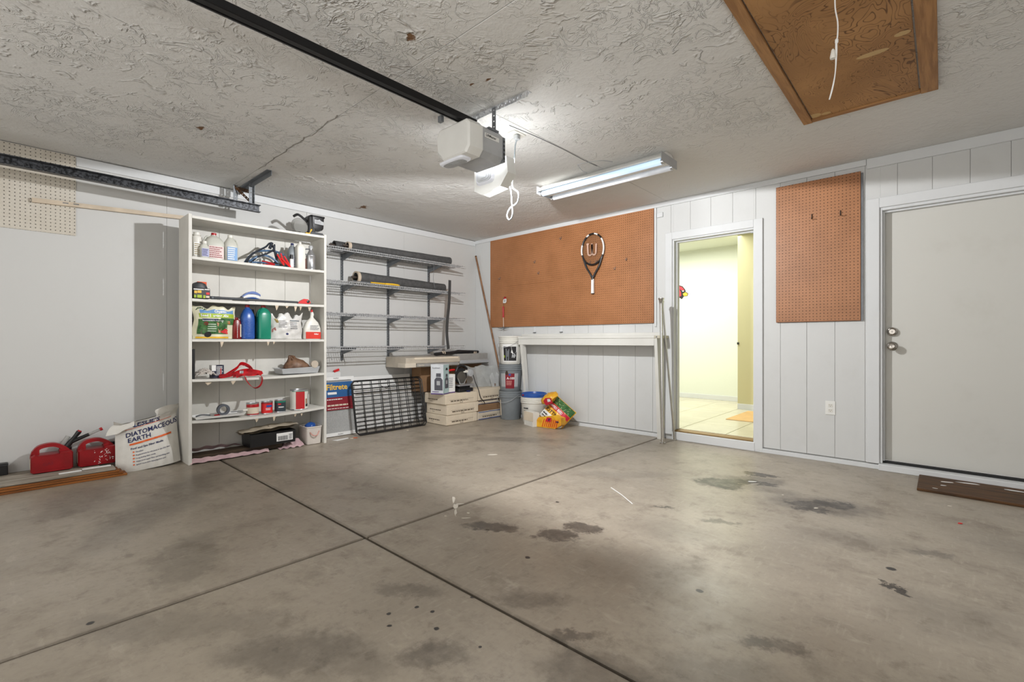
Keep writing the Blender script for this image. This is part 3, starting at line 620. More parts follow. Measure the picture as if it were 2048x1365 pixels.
# garage door track with ceiling bracket
tr = thing('door_track', 'speckled steel garage door track hung from the ceiling at left', 'track', (0.36, -4.4, 2.18))
b = B(); yz = lambda y: 2.226+(y+4.639)*0.012
b.prism([(0.335,2.165),(0.385,2.165),(0.385,2.171),(0.341,2.171),(0.341,2.225),(0.385,2.225),(0.385,2.231),(0.335,2.231)], (0,-3.03,0.012), (1,0,0), (0,0,1), (0,-1,0), 3.2)
b.build('track', TRACKM, tr)
b = B(); strut(b, (0.338,-3.115,2.235), (0.338,-3.115,2.43), None, (0,1,0), 0.036); strut(b, (0.338,-3.079,2.235), (0.338,-3.079,2.43), None, (1,0,0), 0.03); b.build('drop_angle', STEELD, tr)
b = B(); strut(b, (0.20,-3.20,2.25), (0.20,-3.20,2.43), None, (0,1,0), 0.036); b.build('drop_angle', STEELD, tr)
b = B(); strut(b, (0.335,-3.10,2.25), (0.20,-3.19,2.40), None, (0,0,1), 0.03); strut(b, (0.335,-3.10,2.34), (0.10,-3.15,2.42), None, (0,0,1), 0.03); b.build('diagonal_brace', OLDWOOD, tr)
bx('ceiling_angle', STEELD, tr, 0.02, 0.80, -3.095, -3.091, 2.397, 2.4385); bx('ceiling_angle', STEELD, tr, 0.02, 0.80, -3.13, -3.0955, 2.435, 2.4385)
# ------------------------------------------------------------------ left wall
EX = lambda x, y0, z0: pl((x, y0, z0), (0,1,0), (0,0,1))      # flat face looking towards +x
EY = lambda y, x0, z0: pl((x0, y, z0), (1,0,0), (0,0,1))      # flat face looking towards -y
tag(bx('wall_pegboard', PEGW, None, 0.0005, 0.0075, -6.2, -4.2405, 1.818, 2.434), 'cream pegboard panel on the upper left wall behind the door track', 'pegboard')
bt = thing('wall_batten', 'cream wooden batten fixed level along the left wall', 'batten', (0.01, -4.0, 2.05))
b = B(); b.obox((0.0215,-4.01,2.066),(0,0.935,0.05),(0,-.05,0.935),(1,0,0),0.47,0.016,0.0125); b.build('batten', CREAM, bt)
for y in (-4.30, -4.24):
    b = B(); b.obox((0.0345,y,2.066+(y+4.01)*.0535+.004),(0,0.935,0.05),(0,-.05,.935),(1,0,0),0.016,0.0035,0.0006); b.build('slot_mark', STEELD, bt)
# planks lying along the wall
bd = thing('plank_stack', 'brown stained planks lying on the floor along the left wall', 'planks', (0.4, -4.7, 0.0))
GRAYW = m_wood('weathered_grey_strip', (168,160,148), (126,118,106), (40,3,50))
for i in range(4): bx('plank', PLANK if i < 3 else GRAYW, bd, .335, .472-.004*(i%2)-.003*i, -6.0, -3.995-0.022*i, .0005+i*.0165, .0145+i*.0165, b=0.0015)
for i in range(3): bx('spacer', DKPLANK, bd, .34, .462, -6.0, -4.06, .0145+i*.0165, .017+i*.0165)
st = thing('strip_bundle', 'weathered grey wooden strips stacked between the planks and the left wall', 'wood strips', (0.2, -4.7, 0.0))
rr = random.Random(5)
for i in range(6):
    x0 = 0.008+i*0.053; bx('strip', GRAYW, st, x0, x0+0.049, -6.0, -4.12-rr.random()*0.12, 0.0005, 0.05+rr.uniform(-.003,.003), b=0.002)
for i, (y0, y1, x) in enumerate(((-4.235,-4.075,0.337),(-4.36,-4.24,0.37))):
    tag(bx('white_shim', WHITEP, None, x, x+0.03, y0, y1, 0.0645, 0.0705, b=0.001), ('longer white plastic shim on the planks in front of the right gas can', 'short white plastic shim on the planks in front of the left gas can')[i], 'shim')
ss = thing('door_sensor', 'small black box standing on the strips at far left', 'box', (0.06, -4.64, 0.05))
bx('body', BLACK, ss, 0.02, 0.085, -4.672, -4.60, 0.0535, 0.135, b=0.004); bx('lid_rim', DKGREY, ss, 0.018, 0.087, -4.674, -4.598, 0.122, 0.127, b=0.001)

# gas cans ----------------------------------------------------------
def gas_can(y0, label, spout):
    t = thing('gas_can', label, 'gas can', (0.15, y0+0.1, 0.055), 'red gas cans on the wood strips')
    L, W2, xc, zb_ = 0.222, 0.075, 0.135, 0.054
    # side outline (along y, z) drawn round the handle hole
    outer = [(0,0.012),(0.012,0),(L-.012,0),(L,0.012),(L,0.125),(L-.012,0.142),(L-.062,0.176),(L-.10,0.192),(.045,0.185),(.006,0.145),(0,0.13)]
    inner = [(0.045,0.132),(0.045,0.16),(0.055,0.168),(0.118,0.171),(0.128,0.162),(0.152,0.132)]
    b = B()
    low = [(0,0.012),(0.012,0),(L-.012,0),(L,0.012),(L,0.122),(L-.012,0.136),(L-.070,0.136),(0.152,0.125),(0.045,0.125),(0.02,0.135),(0.0,0.12)]
    def ring(poly, hw, ins): 
        cy = L/2; return [(hw, y+(cy-y)*ins, z) for y, z in poly]
    vs = []; secs = [(-W2,0.06),(-W2+.012,0.0),(W2-.012,0.0),(W2,0.06)]
    n = len(low)
    for hw, ins in secs: vs += [(xc+hw, y0+y+(L/2-y)*ins, zb_+z+(0.065-z)*ins) for y, z in low]
    fs = [list(range(n)), [3*n+i for i in range(n)]] + [(k*n+i, k*n+(i+1)%n, (k+1)*n+(i+1)%n, (k+1)*n+i) for k in range(3) for i in range(n)]
    b.add(vs, fs)
    for k in range(2): b.box(xc+W2-.0005, xc+W2+.002, y0+.03, y0+L-.03, zb_+.02+k*.1, zb_+.024+k*.1, b=.001)
    b.build('body', DKRED, t, smooth=30)
    ribbon([(xc,y0+.010,zb_+.100),(xc,y0+.018,zb_+.140),(xc,y0+.040,zb_+.172),(xc,y0+.075,zb_+.185),(xc,y0+.118,zb_+.186),(xc,y0+.150,zb_+.172),(xc,y0+.182,zb_+.148),(xc,y0+L-.014,zb_+.112)], .052, (1,0,0), DKRED, t, 'handle', 5, .026)
    b = B(); b.prism([(.0,.118),(.006,.150),(.030,.172),(.046,.160),(.046,.120)],(xc-.026,y0,zb_),(0,1,0),(0,0,1),(1,0,0),.052); b.build('handle_root', DKRED, t); b = B(); b.prism([(.150,.120),(.150,.150),(.165,.158),(L-.012,.134),(L,.118)],(xc-.03,y0,zb_),(0,1,0),(0,0,1),(1,0,0),.06); b.build('handle_root', DKRED, t)
    B().lathe([(0.026,0.0),(0.028,0.004),(0.028,0.026),(0.022,0.03)], (xc-.01,y0+L-.03,zb_+.128), 'z', 18).build('collar_cap', BLACK, t, smooth=True)
    bx('warning_sticker', CARDL, t, xc-.05, xc+.045, y0-.0016, y0-.0006, zb_+.03, zb_+.112)
    c = Vector((xc-.01, y0+L-.03, zb_+.156))
    if spout:
        d1_ = Vector((0.01,0.55,0.83)).normalized(); d2_ = Vector((0.05,0.90,0.40)).normalized()
        B().tube([c-d1_*.01, c+d1_*.045, c+d1_*.085], [0.020,0.017,0.013], 12).build('spout_base', BLACK, t, smooth=True)
        q = c+d1_*.035
        s1 = B().tube([q, q+d2_*.04, q+d2_*.115], [0.016,0.014,0.012], 12).build('spout', BLACK, t, smooth=True)
        B().tube([q+d2_*.113, q+d2_*.185], [0.0115,0.0095], 12).build('clear_tip', GREYCLEAR, s1, smooth=True)
        B().tube([q+d2_*.183, q+d2_*.20], [0.0125,0.0125], 12).build('tip_cap', RED, s1, smooth=True)
        B().tube([c+d1_*.083, c+d1_*.125], [0.014,0.017], 10).build('spare_cap', BLACK, t, smooth=True)
        B().tube([c+d1_*.125, c+d1_*.133], [0.014,0.013], 10).build('cap_plug', RED, t, smooth=True)
        b = B(); b.tube([c+Vector((-.01,-.035,-.005)), c+Vector((-.015,.01,.075))], [0.017,0.016], 10); b.build('smoky_funnel', GREYCLEAR, t, smooth=True)
        B().loft([(0,.001,.001,2),(0.0005,.012,.012,2)],8).v
        text('GAS', 0.03, EX(xc+W2+.0012, y0+.06, zb_+.052), MAROON, t, bold=.0008)
    else:
        r_ = random.Random(4); b = B()
        for k in range(34):
            y, z = y0+L-.075+r_.gauss(0,.03), zb_+.06+r_.gauss(0,.03)
            if not (y0+.02 < y < y0+L-.012 and zb_+.012 < z < zb_+.12): continue
            a, s1, s2 = r_.random()*PI, r_.uniform(.0012,.0035), r_.uniform(.002,.010)
            u = Vector((0,math.cos(a),math.sin(a))); w = Vector((0,-math.sin(a),math.cos(a))); o = Vector((xc+W2+.0004,y,z))
            b.quad(o-u*s1-w*s2, o+u*s1-w*s2*.5, o+u*s1*.7+w*s2, o-u*s1*.5+w*s2)
        b.build('paint_drips', WHITEP, t, fixn=False)
    return t
gas_can(-4.492, 'red gas can with black pour spout raised, left one of the two', True)
gas_can(-4.243, 'red gas can spotted with white paint, beside the white sack', False)

# white filter-earth sack ---------------------------------------------
sk = thing('sack', 'white woven sack of diatomaceous earth leaning between gas cans and bookcase', 'sack', (0.33, -3.82, 0.0))
def sackP(s, t, side):
    """s -1..1 across, t 0..1 up"""
    w = 0.207*(1-0.05*t) if t < .8 else 0.207*(0.96+0.35*(t-.8))
    tilt = 0.045*s
    z = 0.005+0.385*t + tilt*(0.3+0.7*t) + (0.03*max(0,abs(s)-.75)*4*max(0,t-.75)*4)
    y = -3.838 + s*w + 0.008*t
    bulge = (1-abs(s)**3.2)*(math.sin(PI*min(1,0.10+t*0.86))**0.55)
    wr = 0.006*math.sin(s*9+t*14)*max(0,t-.55)*2 + 0.003*math.sin(s*23-t*9) + 0.005*math.sin(t*30+s*4)*max(0,-s-.3)
    th = (0.105*(1-0.5*t)+0.004)*bulge + wr*bulge
    x0 = 0.33 - 0.17*t
    if t > .88: x0 += (t-.88)*0.5; z -= (t-.88)*0.12*(1-s*s)
    return Vector((x0 + (th if side > 0 else -th*.7), y, z))
b = B(); b.grid(lambda u,v: sackP(u*2-1, v, 1), 40, 30); b.grid(lambda u,v: sackP(1-u*2, v, -1), 40, 30)
b.build('sack_body', SACK, sk, smooth=60)
b = B(); b.grid(lambda u,v: sackP(-.98+.62*u, .93+.06*u, 1)+Vector((.014+.055*v*(1-.3*u), (-.055+.03*u)*v+.006*math.sin(u*9+v*5), .012*math.sin(PI*v)-.085*v*v*(1-.5*u)+.02*v)), 12, 9)
b.build('folded_flap', SACK, sk, smooth=True, fixn=False); b = B()
b.grid(lambda u,v: sackP(.25+.75*u, .985-.03*u, 1)+Vector((-.012+.02*v*math.sin(u*5), .045*v*u+.006*math.sin(v*6), (.055+.02*math.sin(u*4))*v)), 12, 8)
b.build('folded_flap', SACK, sk, smooth=True, fixn=False)
def sf(x, y):   # metres on the face -> surface
    s = -0.86 + x/0.207; t = y/0.385
    return sackP(max(-1,min(1,s)), max(0,min(.98,t)), 1) + Vector((0.0035, 0, 0.0015))
text("LESLIE'S", 0.052, lambda x,y: sf(x+.085, y+.328+x*.02), NAVY, sk, bold=.0012)
text('DIATOMACEOUS', 0.046, lambda x,y: sf(x+.03, y+.262+x*.06), NAVY, sk, bold=.0008, sx=1.0)
text('EARTH', 0.044, lambda x,y: sf(x+.04, y+.222+x*.06), NAVY, sk, bold=.0008, sx=1.1)
patch(lambda x,y: sf(x, y+x*.06), 0.05, 0.33, 0.196, 0.209, ORANGE, sk, 'orange_band', 14); patch(lambda x,y: sf(x, y+x*.05), 0.03, 0.34, 0.315, 0.318, ORANGE, sk, 'orange_rule', 14)
patch(lambda x,y: sf(x, y), 0.06, 0.10, 0.335, 0.346, LBLUE, sk, 'blue_mark', 4)
text('Pool and Spa Filter Media', 0.0205, lambda x,y: sf(x+.055, y+.166+x*.05), NAVY, sk, bold=.0004)
for i, s_ in enumerate(('Excellent','Replacement for any pool or spa D.E. filter','Long lasting filter media','Helps pool water filter and sparkling clear','Spend more time enjoying your pool')):
    text(s_, 0.0135, lambda x,y: sf(x+.085, y+.142-i*.024+x*.04), NAVY, sk, bold=.0002, sx=.95)
    c0 = [(0.072+.006*math.cos(k*PI/5), .147-i*.024+.006*math.sin(k*PI/5)) for k in range(10)]; ppoly(sf, c0, ORANGE, sk, 'bullet')
# ------------------------------------------------------------------ bookcase
bk = thing('bookcase', 'tall white open backed bookcase against the left wall', 'bookcase', (0.35, -3.04, 0.0))
BY0, BY1, BX0, BX1 = -3.615, -2.468, 0.20, 0.50
bx('side_panel', SHELFP, bk, BX0, BX1, BY0, BY0+0.024, 0.0, 2.03, b=0.0015); bx('side_panel', SHELFP, bk, BX0, BX1, BY1-0.024, BY1, 0.0, 2.045, b=0.0015)
def board(zl, zm, zr, nm='shelf', t=0.021):
    y0, y1 = BY0+0.0245, BY1-0.0245; b = B()
    zf = lambda u: zl*(1-u)+zr*u + (zm-(zl+zr)/2)*4*u*(1-u)
    n = 12; vs = []
    for i in range(n+1):
        u = i/n; y = y0+(y1-y0)*u; z = zf(u); vs += [(BX0,y,z),(BX1,y,z),(BX1,y,z-t),(BX0,y,z-t)]
    fs = [(0,1,2,3),tuple(4*n+k for k in (3,2,1,0))]+[(4*i+k,4*i+(k+1)%4,4*i+4+(k+1)%4,4*i+4+k) for i in range(n) for k in range(4)]
    b.add(vs, fs); return b.build(nm, SHELFP, bk)
board(2.018, 2.02, 2.032, 'top_board'); board(1.687,1.685,1.692); board(1.346,1.346,1.356); board(1.018,1.017,1.018); board(0.692,0.681,0.691); board(0.356,0.336,0.360)
zS4 = lambda y: (lambda u: .692*(1-u)+.691*u-.0105*4*u*(1-u))((y-BY0)/(BY1-BY0))
zS5 = lambda y: (lambda u: .356*(1-u)+.360*u-.022*4*u*(1-u))((y-BY0)/(BY1-BY0))
TOP, S1, S2, S3, S4, S5 = 2.026, 1.688, 1.352, 1.0185, 0.687, 0.345
yb = [BY0+.0245, -3.312, -3.012, -2.743, BY1-.0245]
for a, c in zip(yb, yb[1:]): bx('back_board', SHELFP, bk, BX0-.0005, BX0-.0125, a+.0012, c-.0012, .01, 2.0, b=.001)
# torn shelf liner scraps hanging under the shelves
b = B(); rr = random.Random(8)
for z, ys_ in ((0.997,(-3.39,-3.02,-2.97)),(0.66,(-3.50,-3.31)),(0.316,(-3.12,-2.97,-2.78,-2.72)),(1.325,(-2.95,-2.86,-2.78,-2.73,-2.65))):
    for y in ys_:
        w, h = rr.uniform(.02,.05), rr.uniform(.018,.05); b.quad((0.499,y,z),(0.499,y+w,z+.001),(0.496,y+w*.7,z-h*.6),(0.494,y+w*.4,z-h))
b.build('torn_liner', CREAM, bk, fixn=False)
# --- bottle and jug builders
def jug(x, y, z, hx, hy, h, m, label, cat='jug', cap=None, capr=0.017, e=4, neck=0.02, shoulder=0.55, handle=None, grp=None, nm='jug', lab=None, txt=None, band=False):
    t = thing(nm, label, cat, (x, y, z), grp)
    sh = h*shoulder; b = B()
    b.loft([(0.001,hx*.9,hy*.9,e),(0.008,hx,hy,e),(sh*.5,hx*.985,hy*.985,e),(sh,hx,hy,e),(sh+(h-sh)*.35,hx*.9,hy*.9,3),(sh+(h-sh)*.7,hx*.6,hy*.58,2.3),(h*.93,neck,neck,2),(h*.96,neck,neck,2)], 24, (x,y,z))
    if band:
        for k in range(12): b.loft([(sh*(.12+k*.07),hx*1.0,hy*1.0,e),(sh*(.13+k*.07),hx*1.025,hy*1.025,e),(sh*(.145+k*.07),hx*1.025,hy*1.025,e),(sh*(.155+k*.07),hx*1.0,hy*1.0,e)], 24, (x,y,z), caps=False)
    b.build('body', m, t, smooth=True)
    if handle:
        s = handle; B().tube(spline([(x+.01,y+s*hy*.35,z+h*.88),(x+.01,y+s*hy*.78,z+h*.86),(x+.01,y+s*hy*.98,z+h*.70),(x+.01,y+s*hy*.93,z+sh*.92)], 4), 0.009, 8, flat=.8).build('handle', m, t, smooth=True)
    B().lathe([(capr,0),(capr,0.020),(capr*.85,0.023)], (x,y,z+h*.945), 'z', 16).build('cap', cap or m, t, smooth=True)
    if lab:
        m2, a0, a1 = lab
        lb_ = bx('label', m2, t, x+hx*.99+.0003, x+hx*.99+.0018, y-hy*.74, y+hy*.74, z+h*a0, z+h*a1)
        words(EX(x+hx*.99+.0023, y-hy*.66, z+h*a0+.004), hy*1.3, h*(a1-a0)-.008, 6, txt or INK, lb_, int(1000*(y+9)))
    return t
jug(0.40,-3.535,S1,0.034,0.036,0.205,OFFWHITE,'tall white bottle at left end of the top shelf','bottle',OFFWHITE,0.024,2,0.03,0.80,nm='bottle',lab=(WHITEP,.1,.62),txt=mat('olive_ink',(150,130,70),.7))
jug(0.455,-3.492,S1,0.022,0.034,0.128,JUG,'small clear bottle with blue label in front of the red capped jug','bottle',OFFWHITE,0.016,3,0.016,0.6,nm='bottle',lab=(mat('pale_violet_label',(170,172,206),.6),.1,.62),txt=NAVY)
jug(0.36,-3.40,S1,0.070,0.076,0.228,JUG,'translucent gallon jug with red cap on the top shelf','jug',RED,0.020,4.5,0.022,0.60,handle=-1,lab=(mat('pale_pink_label',(226,206,202),.6),.06,.52),txt=MAROON)
jug(0.40,-3.285,S1,0.055,0.052,0.222,JUG,'translucent jug with blue label and white cap beside the jumper cables','jug',OFFWHITE,0.020,4,0.022,0.58,handle=1,lab=(LBLUE,.04,.55),txt=WHITEP)
# jumper cables
jc = thing('jumper_cables', 'coiled black and blue jumper cables with red clamps on the top shelf', 'jumper cables', (0.38,-2.98,S1))
CABLE = mat('blue_black_cable', (84,116,150), 0.4, c2=(50,66,88), vs=30); CABLE2 = mat('black_cable', (38,44,54), 0.45)
R = lambda *p: [Vector((0.40+a, -2.985+c, S1+d)) for a, c, d in p]
for i, (pts, m, rad) in enumerate((
  (R((0.0,-.185,.012),(.03,-.16,.06),(.03,-.10,.115),(.01,0,.14),(0,.08,.145),(0,.15,.12),(.02,.17,.06),(.03,.16,.012)),CABLE,.009),
  (R((.03,-.18,.012),(.06,-.15,.075),(.05,-.08,.13),(.03,-.02,.17),(.0,.03,.215),(-.02,.07,.17),(.0,.09,.10),(.03,.06,.04),(.04,.02,.014)),CABLE2,.008),
  (R((.05,-.17,.012),(.07,-.13,.05),(.06,-.05,.085),(.05,.02,.075),(.05,.07,.04),(.05,.10,.012)),CABLE,.009),
  (R((.02,-.14,.012),(.07,-.11,.06),(.06,-.03,.10),(.04,.04,.15),(.03,.055,.20),(.02,.06,.14),(.04,.07,.06),(.05,.08,.012)),CABLE2,.008),
  (R((.07,-.15,.010),(.08,-.05,.016),(.07,.03,.014),(.07,.08,.012)),CABLE,.008),
  (R((.05,-.10,.010),(.06,-.03,.028),(.05,.04,.020),(.04,.10,.012)),CABLE2,.007),
  (R((-.05,-.12,.012),(-.08,-.02,.09),(-.08,.02,.15),(-.05,-.03,.165),(-.03,-.08,.12)),LTGREY,.004))):
    B().tube(spline(pts, 6), rad, 8).build('cable', m, jc, smooth=True)
B().tube(R((.0,.025,.165),(.0,.045,.222)), .014, 8).build('cable_wrap', CABLE2, jc, smooth=True)
def clamp(a, c, d, m, dirn):
    u = Vector(dirn).normalized(); o = Vector((0.40+a,-2.985+c,S1+d)); w = u.cross(Vector((1,0,0))).normalized()
    b = B()
    for s in (-1,1): b.tube([o-u*.05+w*s*.018, o+w*s*.010, o+u*.035+w*s*.006, o+u*.06+w*s*.002], [.006,.009,.008,.004], 8)
    b.build('clamp', m, jc, smooth=True)
clamp(.07,.10,.07,BRIGHTRED,(0,.35,-.8)); clamp(.08,.14,.05,BRIGHTRED,(0,.5,-.6)); clamp(.08,-.02,.012,RED,(0,1,0)); clamp(.07,.05,.012,BLACK,(0,1,.1))
# small bottle, carton, jug, flask
sb = thing('small_bottle', 'small white bottle with black cap standing before the grey carton', 'bottle', (0.455,-2.785,S1))
bx('body', WHITEP, sb, .44,.468,-2.802,-2.770,S1+.001,S1+.085,b=.004); B().cyl((.454,-2.786,S1+.085),(.454,-2.786,S1+.125),.014,n=14).build('cap', BLACK, sb, smooth=True); bx('red_base_band', RED, sb, .4395,.4685,-2.8025,-2.7695,S1+.002,S1+.008,b=.001)
jug(0.37,-2.745,S1,0.042,0.045,0.24,MIDGREY,'grey quart oil bottle with spout behind the small white bottle','bottle',NAVY,0.014,3.5,0.016,0.62,nm='oil_bottle',lab=(LTGREY,.12,.5),txt=NAVY)
jug(0.435,-2.698,S1,0.040,0.040,0.252,OFFWHITE,'plain white square bottle between the oil bottle and metal flask','bottle',OFFWHITE,0.013,5,0.015,0.80,nm='white_bottle')
fk = thing('metal_flask', 'brushed metal flask can at the right end of the top shelf', 'flask', (0.43,-2.593,S1))
B().lathe([(.040,.001),(.043,.006),(.043,.014),(.0415,.016),(.0415,.135),(.043,.137),(.043,.143),(.040,.148),(.018,.192),(.016,.198),(.016,.212)], (.43,-2.593,S1), 'z', 26).build('body', ALU, fk, smooth=True)
B().lathe([(.019,.210),(.019,.236),(.016,.240)], (.43,-2.593,S1), 'z', 18).build('cap', LTGREY, fk, smooth=True)
B().tube(spline([(.43,-2.61,S1+.205),(.43,-2.645,S1+.200),(.43,-2.66,S1+.165),(.43,-2.636,S1+.15)],4), .006, 8).build('handle', STEELD, fk, smooth=True)
tag(bx('orange_tin', mat('orange_tin_paint',(226,110,40),.4), None, .34,.372,-2.655,-2.612,S1+.001,S1+.12,b=.003), 'orange and yellow tin standing behind the metal flask', 'tin')
tag(B().tube(spline([(.47,-2.54,S1+.006),(.46,-2.52,S1+.008),(.45,-2.505,S1+.006)],3),.005,6).build('clip', LTGREY), 'tiny pale clip lying by the flask on the top shelf', 'clip')
# on the very top: hand spreader
hs = thing('seed_spreader', 'black hand held seed spreader with yellow crank on top of the bookcase', 'spreader', (0.36,-2.6,TOP))
tz = TOP+.004
b = B(); b.loft([(.068,.055,.05,7),(.085,.06,.062,7),(.185,.068,.066,7),(.19,.074,.072,7),(.200,.074,.072,7)],28,(.38,-2.525,tz)); b.build('hopper', BLACK, hs, smooth=30)
bx('neck', BLACK, hs, .33,.435,-2.615,-2.545,tz,tz+.19,b=.008); bx('base', DKGREY, hs, .33,.44,-2.60,-2.47,tz,tz+.038,b=.005)
b = B(); b.loft([(-.03,.001,.001,2),(-.028,.05,.05,2),(-.005,.062,.062,2),(.0,.060,.06,2),(.002,.02,.02,2)],20); b.v=[Vector((.40+p.x*.9-p.z*1.2, -2.69+p.y*1.25, tz+.078+p.z*.6+p.y*-.45+p.x*1.0)) for p in b.v]; b.build('spinner_dish', GREYCLEAR, hs, smooth=True)
B().tube(spline([(.39,-2.74,tz+.165),(.39,-2.70,tz+.19),(.39,-2.65,tz+.165),(.385,-2.61,tz+.135)],5),.012,8).build('grip', BLACK, hs, smooth=True)
cr = B(); cr.tube([(.425,-2.64,tz+.012),(.425,-2.605,tz+.016),(.428,-2.585,tz+.062)],[.013,.011,.010],10); cr.build('crank', YEL, hs, smooth=True)
b = B(); b.lathe([(.006,0),(.015,.002),(.015,.012),(.006,.014)],(.421,-2.585,tz+.066),'x',14); b.build('crank_knob', YEL, hs, smooth=True)
b = B(); b.prism([(-.045,-.022),(.045,-.026),(.048,.006),(.022,.012),(.006,.026),(-.012,.016),(-.045,.018)],(.4520,-2.522,tz+.140),(0,1,0),(0,0,1),(1,0,0),.0025); pq=b.build('badge', LTGREY, hs); words(EX(.4548,-2.558,tz+.122),.075,.026,2,GREYINK,pq,3)
tag(B().tube(spline([(.44,-2.80,TOP+.008),(.45,-2.77,TOP+.009),(.44,-2.73,TOP+.011),(.45,-2.70,TOP+.012)],4),[.007]*13,8).build('cable_scrap', BLACK), 'short black cord scrap beside the seed spreader on the bookcase top', 'cord')
# second shelf
pkz = S2+.0005
pk = thing('light_pack', 'boxed item in yellow and lime packaging at the left of the second shelf', 'package', (0.42,-3.51,pkz))
bx('tray', BLACK, pk, .36,.468,-3.575,-3.455,pkz,pkz+.085,b=.004)
bx('backing_card', mat('orange_card',(226,84,26),.6), pk, .352,.3585,-3.52,-3.452,pkz,pkz+.150)
for y0,y1,z0,z1,m in ((-3.57,-3.555,.004,.028,LIME),(-3.548,-3.515,.004,.030,LIME),(-3.505,-3.49,.004,.028,LIME),(-3.568,-3.548,.040,.062,YEL),(-3.545,-3.518,.044,.066,YEL),(-3.484,-3.460,.034,.052,BRIGHTRED),(-3.485,-3.46,.008,.024,CARD),(-3.573,-3.50,.070,.078,WHITEP),(-3.495,-3.459,.072,.080,WHITEP)): bx('print', m, pk, .4682,.4694,y0,y1,pkz+z0,pkz+z1)
b = B(); b.loft([(.085,.05,.058,3),(.10,.052,.056,2.5),(.125,.045,.045,2),(.138,.02,.02,2)],20,(.41,-3.52,pkz)); b.build('dome', DKGREY, pk, smooth=True)
tb = thing('telescopic_pole', 'dark grey pole lying along the front of the second shelf', 'pole', (0.45,-3.1,S2))
B().tube([(.455,-3.452,S2+.013),(.462,-3.38,S2+.013),(.463,-3.375,S2+.013),(.47,-2.735,S2+.016)],[.0125,.0125,.0115,.0095],14).build('tube', DKGREY, tb, smooth=True)
for y in (-3.44,-3.425,-3.40): B().tube([(.456,y,S2+.013),(.456,y+.008,S2+.013)],.0138,14).build('collar', STEELD, tb, smooth=True)
br = thing('scrub_brush', 'blue handled scrub brush with white bristles on the second shelf', 'brush', (0.36,-3.13,S2))
b = B(); b.grid(lambda u,v: Vector((.33+.06*v, -3.185+.15*u, S2+.022+.075*math.sin(PI*(.08+.72*u))**.8)),14,4); b.grid(lambda u,v: Vector((.39-.06*v, -3.185+.15*u, S2+.022+.052*math.sin(PI*(.08+.72*u))**.8)),14,4)
for xx in (.33,.39): b.grid(lambda u,v: Vector((xx,-3.185+.15*u,S2+.022+(.052+.023*v)*math.sin(PI*(.08+.72*u))**.8)),14,1)
b.build('back', BLUE, br, smooth=True)
b = B(); b.grid(lambda u,v: Vector((.334+.052*v, -3.175+.135*u, S2+.020+.050*math.sin(PI*(.08+.72*u))**.8)),14,4); b.grid(lambda u,v: Vector((.386,-3.175+.135*u,S2+.02+.03*math.sin(PI*(.08+.72*u))**.8+.02*v)),14,1); b.build('bristles', WHITEP, br, smooth=True)
B().tube(spline([(.38,-3.17,S2+.022),(.395,-3.10,S2+.036),(.40,-3.04,S2+.020)],5),.012,8,flat=.7).build('handle', BLUE, br, smooth=True)
rl2 = thing('chalk_reel', 'red chalk line reel at the right end of the second shelf', 'reel', (0.46,-2.655,S2))
b = B(); b.prism([(-.07,.002),(-.045,.028),(-.01,.048),(.025,.046),(.045,.028),(.05,.012),(.04,.002)],(.445,-2.665,S2+.004),(0,1,0),(0,0,1),(1,0,0),.032); b.build('case', BRIGHTRED, rl2, smooth=25)
B().lathe([(.012,0),(.014,.004),(.006,.006)],(.477,-2.64,S2+.028),'x',14).build('hub', BLACK, rl2, smooth=True); B().tube([(.47,-2.615,S2+.008),(.478,-2.59,S2+.008)],.005,8).build('hook', STEELD, rl2, smooth=True)
# third shelf
sd = thing('soil_mix_bag', 'green and white bag of seed starting mix on the third shelf', 'bag', (0.40,-3.41,S3))
def bagP(yc, hw, h, x0, th, seed, z0, top=.03, slim=0.0):
    def P(s, t, side):
        bul = (1-abs(s)**3)*(math.sin(PI*min(1,.12+t*.84))**.5)
        wr = .005*math.sin(s*11+t*8+seed)+.004*math.sin(s*5-t*21+seed*2)
        z = z0+.002+h*t + top*(.5*math.sin(s*6+seed)+.4*math.sin(s*13+seed*3))*max(0,t-.8)*4
        w = hw*(1-slim*t)*(1-.06*math.sin(t*PI)+.04*math.sin(t*9+seed+s*2)*abs(s))
        return Vector((x0+(th*bul+wr*bul if side>0 else -th*bul*.7), yc+s*w, z))
    return P
P1 = bagP(-3.405,.165,.27,.40,.05,1.0,S3,.028)
b = B(); b.grid(lambda u,v: P1(u*2-1,v,1),30,24); b.grid(lambda u,v: P1(1-u*2,v,-1),30,24); b.build('bag_body', mat('bag_cream_film',(222,218,190),.35,bump=.001,bs=30), sd, smooth=60)
f1 = lambda x,y: P1(max(-1,min(1,-1+x/.165)), max(0,min(.97,y/.27)), 1)+Vector((.0022,0,0))
patch(f1,.05,.31,.215,.243,LBLUE,sd,'blue_print',10); patch(f1,.04,.315,.178,.212,LIME,sd,'lime_print',10); patch(f1,.03,.255,.04,.165,DKGREEN,sd,'picture',12); patch(f1,.02,.26,.004,.018,YEL,sd,'yellow_print',10)
patch(f1,.20,.315,.12,.176,DKGREEN,sd,'picture',8)
f1b = lambda x,y: f1(x,y)+Vector((.0010,0,0)); f1c = lambda x,y: f1(x,y)+Vector((.0018,0,0))
patch(f1b,.06,.18,.148,.168,NAVY,sd,'blue_print',8)
text('jiffy', .040, lambda x,y: f1b(x+.03,y+.250-.02*0), mat('dark_green_ink',(22,70,40),.6), sd, bold=.001, sx=1.2, shear=.4)
text('Organic', .030, lambda x,y: f1b(x+.15,y+.221), WHITEP, sd, bold=.0008, shear=.3)
text('Seed Starting Mix', .030, lambda x,y: f1b(x+.05,y+.186), WHITEP, sd, bold=.001)
text('Recommended For Organic Use', .0125, lambda x,y: f1c(x+.06,y+.150), WHITEP, sd, bold=.0003)
